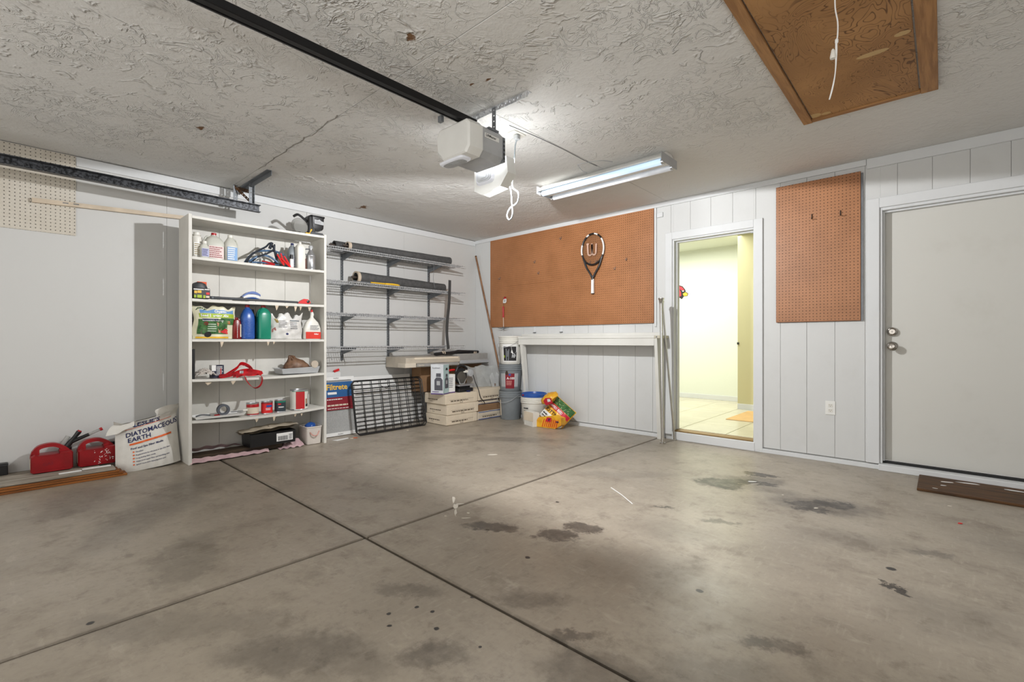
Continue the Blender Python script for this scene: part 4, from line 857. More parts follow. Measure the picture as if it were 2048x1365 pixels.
for cx_,cy_,rx_,m in ((.085,.128,.016,MAROON),(.075,.055,.022,mat('brown_pot_print',(84,66,60),.6)),(.105,.036,.026,INK)): ppoly(f1b,[(cx_+rx_*math.cos(k*PI/7),cy_+rx_*.9*math.sin(k*PI/7)) for k in range(14)],m,sd,'picture')
TOM = mat('tomato_print',(206,40,44),.6)
for k,(cx_,cy_) in enumerate(((.225,.066),(.242,.060),(.235,.076),(.250,.072),(.228,.054),(.214,.060),(.247,.05))): ppoly(f1c if k%2 else f1b,[(cx_+.010*math.cos(k2*PI/5),cy_+.010*math.sin(k2*PI/5)) for k2 in range(10)],TOM,sd,'picture')
ppoly(f1b,[(.17,.14),(.185,.135),(.205,.085),(.20,.05),(.185,.05),(.18,.085)],mat('hand_print',(196,140,110),.6),sd,'picture'); ppoly(f1c,[(.205,.15),(.212,.148),(.25,.088),(.244,.086)],WHITEP,sd,'picture')
ppoly(f1b,[(.25,.146),(.275,.150),(.275,.140)],ORANGE,sd,'picture'); ppoly(f1b,[(.25,.132),(.278,.136),(.275,.126)],ORANGE,sd,'picture')
for k in range(4): patch(f1b,.10,.165,.062+k*.019,.069+k*.019,mat('pale_tray_print',(190,206,186),.6) if k == 0 else bpy.data.materials['pale_tray_print'],sd,'picture',4)
rd = thing('red_bottle', 'dark red bottle with barcode strip between the seed mix bag and blue jug', 'bottle', (0.40,-3.235,S3))
b = B(); b.loft([(.001,.035,.032,5),(.006,.038,.035,5),(.13,.038,.035,5),(.165,.030,.028,4),(.175,.014,.014,2),(.19,.014,.014,2)],20,(.40,-3.238,S3)); b.build('body', mat('dark_red_bottle',(120,18,16),.3), rd, smooth=True)
b = B()
for k in range(14): b.box(.4385,.4392,-3.243,-3.238,S3+.012+k*.011,S3+.018+k*.011)
b.build('barcode', WHITEP, rd); bx('label', CARD, rd, .4384,.4392,-3.219,-3.211,S3+.02,S3+.13)
jug(0.42,-3.155,S3,0.052,0.054,0.295,BLUE,'large blue ribbed jug with red cap on the third shelf','jug',RED,0.017,3.2,0.018,0.60,nm='coolant_jug',band=True)
gj = jug(0.42,-3.022,S3,0.052,0.056,0.298,GREEN,'large teal green jug with red cap on the third shelf','jug',RED,0.020,4.5,0.022,0.74,nm='coolant_jug',handle=-1)
bb = thing('navy_bottle', 'dark navy bottle with pale label between the blue and green jugs', 'bottle', (0.34,-3.09,S3))
b = B(); b.loft([(.001,.03,.04,4),(.19,.032,.042,4),(.22,.02,.02,2.5),(.27,.016,.016,2)],18,(.33,-3.088,S3)); b.build('body', mat('navy_plastic',(20,24,50),.35), bb, smooth=True); bx('label', LBLUE, bb, .3624,.3634,-3.112,-3.075,S3+.06,S3+.15)
wb_ = thing('white_powder_bag', 'crumpled white plastic bag of powder on the third shelf', 'bag', (0.42,-2.81,S3))
P2 = bagP(-2.815,.15,.225,.41,.05,2.3,S3,.05)
b = B(); b.grid(lambda u,v: P2(u*2-1,v,1),30,22); b.grid(lambda u,v: P2(1-u*2,v,-1),30,22); b.build('bag_body', mat('white_bag_film',(216,214,210),.35,bump=.003,bs=22), wb_, smooth=60)
f2 = lambda x,y: P2(max(-1,min(1,-1+x/.15)), max(0,min(.97,y/.225)), 1)+Vector((.002,0,0))
words(lambda x,y: f2(x+.06,y+.105),.08,.07,5,GREYINK,wb_,4); words(lambda x,y: f2(x+.165,y+.09),.08,.07,4,GREYINK,wb_,5); patch(f2,.165,.27,.165,.178,MIDGREY,wb_,'print',6); ppoly(f2,[(.14+.014*math.cos(k*PI/6),.048+.010*math.sin(k*PI/6)) for k in range(12)],NAVY,wb_,'print'); ppoly(f2,[(.03,.19),(.06,.20),(.062,.15),(.045,.15)],bpy.data.materials['olive_ink'],wb_,'print')
ppoly(f2,[(.005,.09),(.03,.11),(.04,.08),(.01,.06)],mat('rose_print',(176,110,104),.6),wb_,'print')
cb = thing('spray_bottle', 'white flat bottle with red nozzle and orange red label at shelf end', 'bottle', (0.42,-2.58,S3))
b = B(); b.loft([(.001,.035,.078,5),(.006,.038,.082,5),(.11,.038,.078,4.5),(.165,.034,.058,3),(.20,.02,.026,2.2),(.21,.016,.017,2),(.235,.015,.015,2)],26,(.42,-2.578,S3)); b.build('body', OFFWHITE, cb, smooth=True)
B().lathe([(.017,.23),(.017,.25),(.012,.262),(.010,.268)],(.42,-2.575,S3),'z',16).build('nozzle', OFFWHITE, cb, smooth=True); B().lathe([(.011,.266),(.010,.285),(.005,.29)],(.42,-2.578,S3),'z',14).build('tip', BRIGHTRED, cb, smooth=True)
lb_ = bx('label', mat('orange_red_label',(210,48,30),.5), cb, .4585,.4598,-2.652,-2.506,S3+.006,S3+.072); text('Killer', .020, EX(.4602,-2.572,S3+.045), WHITEP, lb_, bold=.0005); words(EX(.4602,-2.61,S3+.088),.10,.05,4,GREYINK,cb,7)
# fourth shelf
z4 = S4+.002
tag(bx('black_binder', BLACK, None, .33,.49,-3.587,-3.568,S4+.006,S4+.25,b=.002), 'narrow black case standing against the left side of the fourth shelf', 'case')
P3 = lambda u,v: Vector((.36+.12*u, -3.56+.15*v, z4+.008+(.07*math.sin(PI*(.1+.8*v))**.8)*(math.sin(PI*(.12+.76*u))**.7)+.007*math.sin(u*31+v*17)+.005*math.sin(u*13-v*37)))
b = B(); b.grid(P3,26,26); b.grid(lambda u,v: Vector((.36+.12*u,-3.56+.15*v,z4+.003)),2,2); tag(b.build('clear_bag', mat('crinkled_clear_bag',(196,190,182),.18,bump=.004,bs=60,c2=(150,140,132),vs=40), smooth=True, fixn=False), 'crumpled clear plastic bag of small parts on the fourth shelf', 'bag')
sbx = thing('small_box', 'small dark blue and white box beside the clear bag', 'box', (.40,-3.39,z4))
bx('carton', mat('dark_blue_carton',(40,44,66),.5), sbx, .37,.44,-3.435,-3.345,z4,z4+.108,b=.001); bx('white_side', WHITEP, sbx, .37,.4405,-3.4358,-3.405,z4+.06,z4+.1085); words(EX(.4406,-3.40,z4+.02),.05,.08,6,WHITEP,sbx,9); bx('red_stripe', BRIGHTRED, sbx, .4402,.4412,-3.372,-3.366,z4+.02,z4+.08)
rs = thing('red_strap', 'bundled red webbing strap looping over the edge of the fourth shelf', 'strap', (.45,-3.22,z4))
STRAP = mat('red_webbing', (206,14,28), 0.55, c2=(140,8,18), vs=20)
Q = lambda *p: [Vector((.42+a,-3.225+c,z4-.0065+d)) for a,c,d in p]
ribbon(Q((.04,-.17,.012),(.04,-.10,.035),(.03,-.02,.08),(.03,.03,.105),(.03,.08,.095),(.03,.10,.06),(.04,.06,.03),(.04,-.02,.012)),.03,(1,0,.2),STRAP,rs)
ribbon(Q((.03,-.16,.018),(.05,-.08,.03),(.05,0,.055),(.05,.06,.062),(.05,.11,.05),(.05,.15,.04),(.05,.17,.02)),.034,(.3,.2,1),STRAP,rs)
ribbon(Q((.02,-.10,.03),(.03,-.03,.08),(.02,.01,.12),(.03,.05,.11),(.045,.08,.075),(.05,.02,.04),(.05,-.06,.02)),.032,(.6,0,1),STRAP,rs)
ribbon(Q((.055,-.04,.02),(.06,.02,.035),(.06,.08,.03),(.06,.14,.035),(.055,.17,.03)),.04,(.1,.1,1),STRAP,rs)
ribbon(Q((.07,-.0,.03),(.09,.02,.01),(.098,.035,-.03),(.098,.07,-.075),(.098,.105,-.092),(.098,.14,-.075),(.098,.158,-.03),(.092,.155,.006),(.07,.13,.03)),.028,(.55,-.5,.3),STRAP,rs,n=8)
b = B(); b.box(.478,.484,-3.235,-3.205,z4+.030,z4+.056,b=.003); b.build('buckle', ALU, rs)
pt = thing('paint_tray', 'grey metal paint tray at the right end of the fourth shelf', 'paint tray', (.37,-2.69,S4+.004))
b = B(); zt_=S4+.004
o_ = [(-2.885,.26,.0),(-2.505,.26,.0),(-2.505,.47,.0),(-2.885,.47,.0)]
def tray(b, x0,x1,y0,y1,z0,h,fl_,t,hl=None):
    hl = h if hl is None else hl
    outer = [(x0-fl_,y0-fl_,z0+hl),(x1+fl_,y0-fl_,z0+hl),(x1+fl_,y1+fl_,z0+h),(x0-fl_,y1+fl_,z0+h)]; ob = [(x0,y0,z0),(x1,y0,z0),(x1,y1,z0),(x0,y1,z0)]
    inn = [(x0-fl_+t,y0-fl_+t,z0+hl),(x1+fl_-t,y0-fl_+t,z0+hl),(x1+fl_-t,y1+fl_-t,z0+h),(x0-fl_+t,y1+fl_-t,z0+h)]; ib = [(x0+t,y0+t,z0+t),(x1-t,y0+t,z0+t),(x1-t,y1-t,z0+t),(x0+t,y1-t,z0+t)]
    fs = [(3,2,1,0)]+[(i,(i+1)%4,4+(i+1)%4,4+i) for i in range(4)]+[(4+i,4+(i+1)%4,8+(i+1)%4,8+i) for i in range(4)]+[(8+i,8+(i+1)%4,12+(i+1)%4,12+i) for i in range(4)]+[(12,13,14,15)]
    b.add(ob+outer+inn+ib, fs)
tray(b,.27,.445,-2.86,-2.53,zt_+.002,.062,.015,.004,.05); b.build('pan', LTGREY, pt, smooth=20)
b = B(); b.box(.25,.465,-2.882,-2.876,zt_+.05,zt_+.056); b.build('rim', ALU, pt)
rb = random.Random(2)
b = B(); b.loft([(.0,.07,.10,2.2,0,0),(.02,.082,.125,2.2,0,0),(.055,.075,.11,2,0,.0),(.085,.05,.075,2,0,-.02),(.11,.025,.03,2,0,-.045),(.135,.012,.03,2,0,-.05)],26,(.37,-2.70,zt_+.035))
b.v = [p+Vector((rb.uniform(-.006,.006),rb.uniform(-.008,.008),rb.uniform(-.006,.006))) for p in b.v]
tag(b.build('brown_bag', BROWNBAG, smooth=60), 'crumpled brown plastic bag lying in the grey paint tray', 'bag')
b = B(); b.lathe([(.034,0),(.036,.004),(.036,.022),(.034,.026)],(.435,-2.565,zt_+.085),'x',22); tag(b.build('round_tin', mat('pale_tin',(188,176,160),.4), smooth=True), 'small round pale tin leaning in the grey paint tray', 'tin')
# fifth shelf
z5 = .345
wt = thing('white_tray', 'white plastic paint tray at the left of the fifth shelf', 'paint tray', (.40,-3.38,z5))
b = B(); tray(b,.30,.475,-3.555,-3.20,z5+.012,.02,.012,.003,.018); b.build('pan', WHITEP, wt, smooth=20); 
tp = thing('tape_roll', 'upright dark grey tape roll on the white tray', 'tape', (.40,-3.34,z5+.02))
b = B(); 
for s in range(1): b.lathe([(.030,-.018),(.048,-.018),(.048,.018),(.030,.018),(.030,-.018)],(.40,-3.34,z5+.066),'x',26,caps=False)
b.build('tape', mat('grey_tape',(86,90,98),.5), tp, smooth=True)
b = B(); b.box(.385,.405,-3.405,-3.36,z5+.017,z5+.03,b=.003); tag(b.build('red_grip', RED), 'small red grip of a tool lying on the white tray', 'tool')
pkn = thing('putty_knife', 'putty knife with grey blade lying on the white tray', 'putty knife', (.41,-3.25,z5+.03))
b = B(); b.prism([(-.05,-.03),(.05,-.012),(.05,.012),(-.05,.03)],(.41,-3.235,z5+.040),(0,.98,.0),(1,0,0),(0,0,1),.0015); b.build('blade', STEELD, pkn); B().tube([(.41,-3.19,z5+.042),(.41,-3.12,z5+.046)],[.009,.011],10).build('handle', OFFWHITE, pkn, smooth=True)
b = B(); b.tube(spline([(.44,-3.55,z5+.035),(.45,-3.52,z5+.045),(.43,-3.48,z5+.04),(.45,-3.45,z5+.036)],4),.007,6); tag(b.build('grey_rag', STEELD, smooth=True), 'small grey wire twist at the left end of the white tray', 'wire')
def can(y, rad, h, m, label, bands, x=.40, z=z5, grp='paint cans on the fifth shelf'):
    z = zS5(y)+.0006
    t = thing('paint_can', label, 'can', (x,y,z), grp)
    B().lathe([(rad*.97,0),(rad*1.02,.002),(rad*1.02,.006),(rad,.008),(rad,h-.008),(rad*1.03,h-.006),(rad*1.03,h),(rad*.92,h),(rad*.9,h-.005),(.002,h-.005)],(x,y,z),'z',28).build('can_body', ALU, t, smooth=True)
    b = B(); b.lathe([(rad+.0007,.010),(rad+.0007,h-.010)],(x,y,z),'z',28,caps=False); b.build('label', m, t, smooth=True)
    F = lambda u,v: Vector((x+(rad+.0016)*math.cos(u/rad), y+(rad+.0016)*math.sin(u/rad), z+v))
    for (u0,u1,v0,v1,mm) in bands:
        b = B(); b.grid(lambda s,q: F(u0+(u1-u0)*s, v0*h+(v1-v0)*h*q),8,1); b.build('print', mm, t, fixn=False)
    return t, F
can(-3.106,.050,.112,CARDL,'paint can with cream label and red band on the fifth shelf',((-.075,.075,.66,.9,RED),(-.075,.075,.07,.16,RED)))
t,F = can(-2.985,.047,.114,BRIGHTRED,'red paint can, second of the small cans on the fifth shelf',((-.02,.03,.55,.72,BLUE),(-.07,.07,.83,.9,MAROON)))
words(lambda x,y: F(x-.025,y+.035),.05,.022,2,WHITEP,t,3)
t,F = can(-2.868,.047,.116,mat('charcoal_label',(44,56,64),.5),'charcoal paint can, third of the small cans on the fifth shelf',((-.035,-.01,.62,.72,BRIGHTRED),(-.07,.07,.8,.9,GREEN)))
words(lambda x,y: F(x-.03,y+.04),.06,.02,1,WHITEP,t,3)
t,F = can(-2.692,.078,.19,OFFWHITE,'large paint can with red and white label on the fifth shelf',((-.06,.02,.06,.92,mat('can_red',(186,30,38),.5)),(.03,.05,.30,.55,CARD2),(-.1,.08,.92,.945,GREEN)))
words(lambda x,y: F(x+.06,y+.05),.05,.10,7,GREYINK,t,3); b = B(); b.grid(lambda s,q: F(.03+.03*s,.03+.025*q),4,1); b.build('barcode', INK, t, fixn=False)
# bottom of the bookcase
wp = bx('wood_plank', DKPLANK, None, .285,.43,-3.585,-2.86,0.012,.055,b=.003); tag(wp, 'dark brown plank lying in the bottom of the bookcase', 'plank')
def paper(fn, label, nm='pink_paper'):
    b = B(); b.grid(fn,24,8); return tag(b.build(nm, PINK, smooth=True, fixn=False), label, 'paper')
paper(lambda u,v: Vector((.435+.075*v, -3.585+.60*u-.02*v, .005+.030*(1-v)*(1-.4*u)+.010*abs(math.sin(u*19+v*3))*v+.004*math.sin(u*41))), 'crumpled pink tissue paper along the front under the bookcase')
paper(lambda u,v: Vector((.25+.05*v, -3.58+.55*u, .06+.05*v*abs(math.sin(u*2.6+.5))*(1-u*.7)+.006*math.sin(u*31))), 'torn pink tissue paper behind the plank in the bookcase bottom')
paper(lambda u,v: Vector((.36+.13*v, -2.90+.22*u, .006+.055*(1-v)*u+.006*math.sin(u*23+v*5)+.003)), 'pink tissue paper between the black box and the white bin')
tb_ = thing('black_tray_box', 'shallow black carton with a white barcode label in the bookcase bottom', 'box', (.36,-2.97,.058))
b = B(); tray(b,.27,.475,-3.15,-2.76,.058,.115,.004,.004); b.build('carton', BLACK, tb_); bx('label', WHITEP, tb_, .4795,.4805,-2.93,-2.785,.082,.155)
b = B(); r_ = random.Random(6); y = -2.915
while y < -2.83:
    w = r_.choice((.0015,.003,.0045)); b.box(.4806,.4812,y,y+w,.088,.128); y += w+r_.choice((.0015,.003))
b.build('barcode', INK, tb_); words(EX(.4813,-2.82,.09),.03,.05,4,INK,tb_,2)
b = B(); bagf = lambda u,v,s: Vector((.285+.17*v, -3.21+.49*u, .185+.025*u+s*(.028*math.sin(PI*(.06+.88*u))**.6*math.sin(PI*(.06+.88*v))**.5)+.004*math.sin(u*21+v*7)))
b.grid(lambda u,v: bagf(u,v,1),26,12); b.grid(lambda u,v: bagf(u,1-v,-.9),26,12); tag(b.build('grocery_bag', PAPERBAG, smooth=60), 'flattened kraft paper bag lying on the black carton', 'bag')
wbn = thing('storage_bin', 'small white bin with rope handle at the bottom right of the bookcase', 'bin', (.39,-2.58,.0))
b = B(); b.loft([(.002,.085,.066,8),(.006,.09,.07,8),(.16,.10,.076,8),(.165,.104,.080,8),(.175,.104,.080,8),(.175,.097,.073,8),(.165,.094,.071,8),(.02,.083,.064,8)],28,(.385,-2.578,0)); b.build('body', mat('bin_white',(214,206,198),.5), wbn, smooth=30)
B().tube(spline([(.486,-2.625,.125),(.500,-2.61,.10),(.503,-2.585,.088),(.502,-2.56,.095),(.488,-2.535,.128)],5),.005,8).build('rope_handle', mat('pink_rope',(206,150,138),.7), wbn, smooth=True)
b = B(); b.loft([(.0,.05,.05,2),(.03,.05,.05,2),(.05,.03,.035,2),(.058,.01,.01,2)],18,(.385,-2.575,.145)); b.v=[p+Vector((rb.uniform(-.006,.006),rb.uniform(-.006,.006),rb.uniform(-.004,.004))) for p in b.v]; tag(b.build('blue_cloth', BLUE, smooth=60), 'blue cloth bunched in the small white bin', 'cloth')
# ------------------------------------------------------------------ wire shelving on the left wall
ws = thing('wire_shelving', 'grey wall mounted wire shelving with four shelves beside the bookcase', 'shelving', (0.16, -1.45, 0.78))
UP = (-2.05, -1.455, -0.845); SHZ = (1.985, 1.635, 1.300, 0.942); SD = 0.335
for y, z0 in zip(UP, (0.785, 0.79, 0.84)):
    b = B(); b.box(0.001, 0.016, y-.0135, y-.011, z0, 2.0); b.box(0.001, 0.016, y+.011, y+.0135, z0, 2.0)
    z = z0
    while z < 1.99: b.box(0.0135, 0.016, y-.011, y+.011, z, min(z+.022, 2.0)); z += .032
    b.box(0.0135,0.016,y-.0035,y+.0035,z0,2.0); b.build('standard', STEELD, ws)
    for s in SHZ:
        b = B(); b.prism([(.014,s-.012),(.014,s-.088),(.03,s-.088),(SD-.02,s-.028),(SD-.005,s-.022),(SD-.005,s-.012)], (0,y-.003,0), (1,0,0), (0,0,1), (0,1,0), .006)
        b.build('bracket', STEELD, ws)
for s in SHZ:
    b = B()
    for x, z in ((.02,s-.006),(.125,s-.006),(.23,s-.006),(SD,s-.004),(SD+.001,s-.032)): b.tube([(x,-2.40,z),(x,-.50,z)], .0036 if x < .3 else .0050, 6)
    sh = b.build('shelf_rail', GALV, ws)
    b = B(); y = -2.39
    while y < -.50:
        b.tube([(.018,y,s-.001),(SD,y,s-.001),(SD+.004,y,s-.032)], .0023, 4); y += .0254
    w_ = b.build('shelf_wires', LTGREY, sh); w_['kind'] = 'stuff'
b = B(); b.tube([(.06,-2.03,.905),(.30,-1.95,.900)],.004,6); 
def roll(p0, p1, rad, label, rim, core=True, taper=.92):
    p0, p1 = Vector(p0), Vector(p1); d = (p1-p0).normalized(); t = thing('screen_roll', label, 'roll', ((p0.x+p1.x)/2,(p0.y+p1.y)/2,(p0.z+p1.z)/2-rad), 'rolled screens on the wire shelves')
    a = d.cross(Vector((0,0,1))).normalized(); c = d.cross(a); n = 22; vs = []; m_ = 9
    for i in range(m_+1):
        u = i/m_; q = p0.lerp(p1, u); rr_ = rad*(1-(1-taper)*u)*(1+.03*math.sin(i*2.3))
        for j in range(n): vs.append(q + a*math.cos(2*PI*j/n)*rr_ + c*math.sin(2*PI*j/n)*rr_)
    for j in range(n): vs.append(p0 + d*.10 + a*math.cos(2*PI*j/n)*rad*.72 + c*math.sin(2*PI*j/n)*rad*.72)
    for j in range(n): vs.append(p0 + a*math.cos(2*PI*j/n)*rad*.78 + c*math.sin(2*PI*j/n)*rad*.78)
    k = m_+1
    fs = [(i*n+j,i*n+(j+1)%n,(i+1)*n+(j+1)%n,(i+1)*n+j) for i in range(m_) for j in range(n)]
    fs += [((k+1)*n+j,(k+1)*n+(j+1)%n,(j+1)%n,j) for j in range(n)] + [(k*n+j,k*n+(j+1)%n,(k+1)*n+(j+1)%n,(k+1)*n+j) for j in range(n)]
    fs += [[k*n+j for j in range(n)], [m_*n+j for j in range(n)]]
    b = B(); b.add(vs, fs); b.build('screen', SCREEN, t, smooth=50)
    if rim:
        b = B(); vs = []
        for u, s in ((-.004,1.05),(.03,1.05),(.03,.98),(-.004,.80)): vs += [p0+d*u+(a*math.cos(2*PI*j/n)+c*math.sin(2*PI*j/n))*rad*s for j in range(n)]
        b.add(vs, [(i*n+j,i*n+(j+1)%n,((i+1)%4)*n+(j+1)%n,((i+1)%4)*n+j) for i in range(4) for j in range(n)]); b.build('end_binding', CREAMRIM, t, smooth=40)
    b = B(); b.tube([p0+d*.09, p0-d*.045+a*.012, p0-d*.06+a*.012], [.013,.013,.008], 10); b.build('roller_core', mat('dark_core_metal',(70,60,54),.5,.4) if 'dark_core_metal' not in bpy.data.materials else bpy.data.materials['dark_core_metal'], t, smooth=True)
    return t
roll((.10,-2.19,2.040),(.09,-.66,2.038),.052,'longer dark grey screen roll at the back of the top wire shelf',False)
roll((.225,-2.10,2.030),(.21,-.665,2.042),.044,'thinner dark screen roll with cream ring, in front on the top wire shelf',True,taper=1.2)
roll((.20,-1.99,1.702),(.16,-.72,1.692),.066,'dark grey screen roll with cream bound end on the second wire shelf',True,taper=.80)
yt = thing('yellow_tool', 'yellow handled tool lying at the front of the second wire shelf', 'tool', (.31,-1.68,1.636))
B().tube([(.312,-1.87,1.648),(.312,-1.78,1.648),(.314,-1.70,1.648)],[.008,.011,.012],10,flat=.8).build('handle', YEL, yt, smooth=True); B().tube([(.314,-1.695,1.648),(.316,-1.60,1.650),(.318,-1.53,1.648),(.318,-1.50,1.646)],[.013,.016,.014,.006],10,flat=.8).build('grip', YEL, yt, smooth=True)
b = B(); b.obox((.30,-1.98,1.648),(0,1,0),(1,0,0),(0,0,1),.11,.007,.003); b.build('blade', STEELD, yt)
hz = thing('dark_strap', 'dark grey flat strap hanging over the front of the wire shelves', 'strap', (.36,-.80,.94))
ribbon([(.352,-.775,1.775),(.350,-.778,1.62),(.352,-.790,1.45),(.352,-.815,1.25),(.352,-.822,1.10),(.352,-.81,.98),(.345,-.795,.925),(.340,-.79,.90)],.040,(0,1,0),TAR,hz,'strap',6,.006)
tag(B().tube(spline([(.342,-1.02,1.955),(.344,-1.025,1.85),(.343,-1.03,1.76),(.340,-1.0,1.652)],5),.0022,6).build('hanging_wire', STEELD), 'thin dark wire hanging between the top two wire shelves', 'wire')
# ------------------------------------------------------------------ furnace filters and dog crate leaning on the wall
ft = thing('air_filter', 'white pleated air filter with blue and red wrapper leaning behind the crate', 'filter', (.20,-2.27,0.0))
fu = Vector((-.17,0,.985)).normalized(); fy = Vector((0,1,0)); fn = fy.cross(fu)*1
o = Vector((.262,-2.462,.002)); FP = lambda y,h,e=0: o+fy*y+fu*h+fn*e
if fn.x < 0: fn = -fn
def fbox(b, y0,y1,h0,h1,e0,e1):
    vs = [o+fy*y+fu*h+fn*e for y in (y0,y1) for h in (h0,h1) for e in (e0,e1)]
    b.add(vs, [(0,1,3,2),(4,6,7,5),(0,4,5,1),(2,3,7,6),(0,2,6,4),(1,5,7,3)])
W_, H_ = .46, .62
b = B()
for a in ((0,W_,0,.035),(0,W_,H_-.035,H_),(0,.035,.035,H_-.035),(W_-.035,W_,.035,H_-.035)): fbox(b,*a,0,.024)
b.build('card_frame', WHITEP, ft)
FM = mat('filter_mesh',(196,196,194),.7,c2=(176,176,176),vs=90)
b = B(); k = 48; vs=[]
for i in range(k+1):
    y = .034+(W_-.068)*i/k; e = .006 if i%2 else .020; vs += [o+fy*y+fu*.034+fn*e, o+fy*y+fu*(H_-.034)+fn*e]
b.add(vs,[(2*i,2*i+2,2*i+3,2*i+1) for i in range(k)]); b.build('pleats', FM, ft)
b = B(); fbox(b,.0,W_-.02,.405,.565,.0245,.0265); pk1 = b.build('wrapper', SKYB, ft)
b = B(); fbox(b,.0,W_-.02,.27,.405,.0245,.0265); pk2 = b.build('wrapper', MAROON, ft)
fz = lambda y0,h0,e=.027: (lambda x,yy: o+fy*(y0+x)+fu*(h0+yy)+fn*e)
text('Filtrete', .082, fz(.134,.485), YEL, pk1, bold=.002); patch(fz(.147,.435),0,.10,0,.025,WHITEP,pk1); words(fz(.134,.372),.22,.02,1,WHITEP,pk2,4); words(fz(.134,.305),.26,.03,1,CARDL,pk2,5); words(fz(.134,.28),.26,.012,1,WHITEP,pk2,6)
text('16x25x1', .018, fz(.222,.600,.0245), INK, ft, bold=.0004); text('16x25x1', .018, fz(.222,.010,.0245), INK, ft, bold=.0004); bx('size_tab', WHITEP, ft, .2,.205,-2.3,-2.28,.24,.25)
f2_ = thing('spare_filter', 'second white framed air filter behind the wrapped one against the wall', 'filter', (.03,-2.3,0))
b = B(); b.box(.012,.034,-2.62,-2.08,.002,.66,b=.001); b.build('frame', WHITEP, f2_)
rt = thing('red_clip', 'small red clip on top of the spare air filter', 'clip', (.03,-2.12,.66))
B().obox((.03,-2.125,.676),(0,1,.35),(0,-.35,1),(1,0,0),.032,.012,.008).build('clip_body', BRIGHTRED, rt)
wbd = thing('white_board', 'long white board leaning against the wall behind the dog crate', 'board', (.1,-1.5,0))
b = B(); b.obox((.075,-1.62,.30),(0,1,0),(-.14,0,.99),(.99,0,.14),.455,.295,.008); b.build('board', WHITEP, wbd)
# folded wire crate
cr_ = thing('dog_crate', 'folded black wire dog crate leaning against the wall', 'crate', (.40,-1.66,0.0))
cu = Vector((-.20,0,.98)).normalized(); cn = Vector((.98,0,.20)).normalized()
def crate_panel(o, L, Hh, nv, nh, rw, name):
    P = lambda y,h,e=0: Vector(o)+Vector((0,1,0))*y+cu*h+cn*e
    b = B(); c_ = .03
    b.tube([P(c_,0),P(L-c_,0),P(L,c_),P(L,Hh-c_),P(L-c_,Hh),P(c_,Hh),P(0,Hh-c_),P(0,c_)], .0058, 6, closed=True)
    f = b.build(name, BLACKM, cr_)
    b = B()
    for i in range(1,nv): b.tube([P(L*i/nv,.006,.004),P(L*i/nv,Hh-.006,.004)], rw, 5)
    b.build('upright_wires', BLACKM, f)
    b = B()
    for j in range(1,nh): b.tube([P(.006,Hh*j/nh,-.003),P(L-.006,Hh*j/nh,-.003)], .0026, 4)
    b.build('cross_wires', BLACKM, f); return P
P0 = crate_panel((.445,-2.105,.008), .90, .575, 8, 13, .0046, 'front_panel')
P1_ = crate_panel((.415,-2.10,.010), .885, .565, 8, 13, .0024, 'middle_panel')
P2_ = crate_panel((.385,-2.085,.010), .90, .57, 8, 13, .0022, 'rear_panel')
b = B()
for y in (.10,.45,.80): b.tube([P0(y,.572,-.07),P0(y,.578,-.03),P0(y,.572,.004)], .006, 6)
b.tube([P0(.34,.50,.012),P0(.40,.47,.016),P0(.44,.50,.012),P0(.52,.50,.012)], .004, 6); b.build('hinge_hook', BLACKM, cr_)
for i,(x,y,m,rx) in enumerate(((.49,-2.155,ORANGE,.025),(.50,-2.20,CARDL,.02),(.545,-1.55,CARDL,.014))):
    b = B(); b.prism(blob(x,y,rx,.012,.6,8),(0,0,.0005),(1,0,0),(0,1,0),(0,0,1),.004); tag(b.build('paper_scrap', m), ('orange scrap on the floor before the dog crate','pale paper scrap beside the orange one on the floor','tiny pale scrap under the front bar of the dog crate')[i], 'scrap')
b = B(); b.prism([(.44,-2.38),(.50,-2.36),(.47,-2.22),(.43,-2.20)],(0,0,.0005),(1,0,0),(0,1,0),(0,0,1),.002); tag(b.build('white_paper', WHITEP), 'white paper scrap on the floor right of the bookcase foot', 'paper')
# ------------------------------------------------------------------ tile cartons in the corner
def carton(x0,x1,y0,y1,z0,z1,m,label,side=True,cap=True,grp='tile cartons in the corner',seed=1,band=None,txt=True):
    t = thing('tile_carton', label, 'carton', ((x0+x1)/2,(y0+y1)/2,z0), grp); g_ = .0012
    bx('carton', m, t, x0,x1,y0,y1,z0+g_,z1-g_,b=.004)
    if cap:
        for a in ((y0-.0025,y0+.055),(y1-.055,y1+.0025)): bx('end_sleeve', m, t, x0-.002,x1+.0025,a[0],a[1],z0+.004,z1-.003,b=.003)
    if band: bx('edge_band', band, t, x1+.0004,x1+.0016,y0+.01,y1-.01,z1-.014,z1-.006); bx('edge_band', band, t, x1+.0004,x1+.0016,y0+.01,y1-.01,z0+.006,z0+.014)
    if txt:
        bx('panel_line', PRINT, t, x1+.0004,x1+.0013,y0+.06,y1-.06,z0+.052,z0+.054)
        words(EX(x1+.0018,y0+.08,z0+.032),(y1-y0)*.7,.014,1,PRINT,t,seed,gap=.1); text('8 x 8', .022, EX(x1+.0018,(y0+y1)/2-.03,z0+.010), PRINT, t, bold=.0004)
        words(EY(y0-.0032,x0+.06,z0+.05),(x1-x0)*.6,.012,1,PRINT,t,seed+4,gap=.1); text('8 x 8', .018, EY(y0-.0032,x0+.11,z0+.028), PRINT, t, bold=.0004)
    return t
carton(.275,.665,-1.088,-.60,.001,.120,CARD,'bottom tile carton of the front stack on the floor',seed=1)
carton(.29,.670,-1.085,-.585,.120,.245,CARD,'middle tile carton of the front stack of three',seed=2)
carton(.27,.660,-1.100,-.59,.245,.370,CARD,'top tile carton of the front stack, carrying the appliance box',seed=3)
carton(.29,.655,-.572,-.10,.001,.108,CARDL,'bottom blue edged carton of the rear stack by the buckets',seed=4,band=BLUE,cap=False)
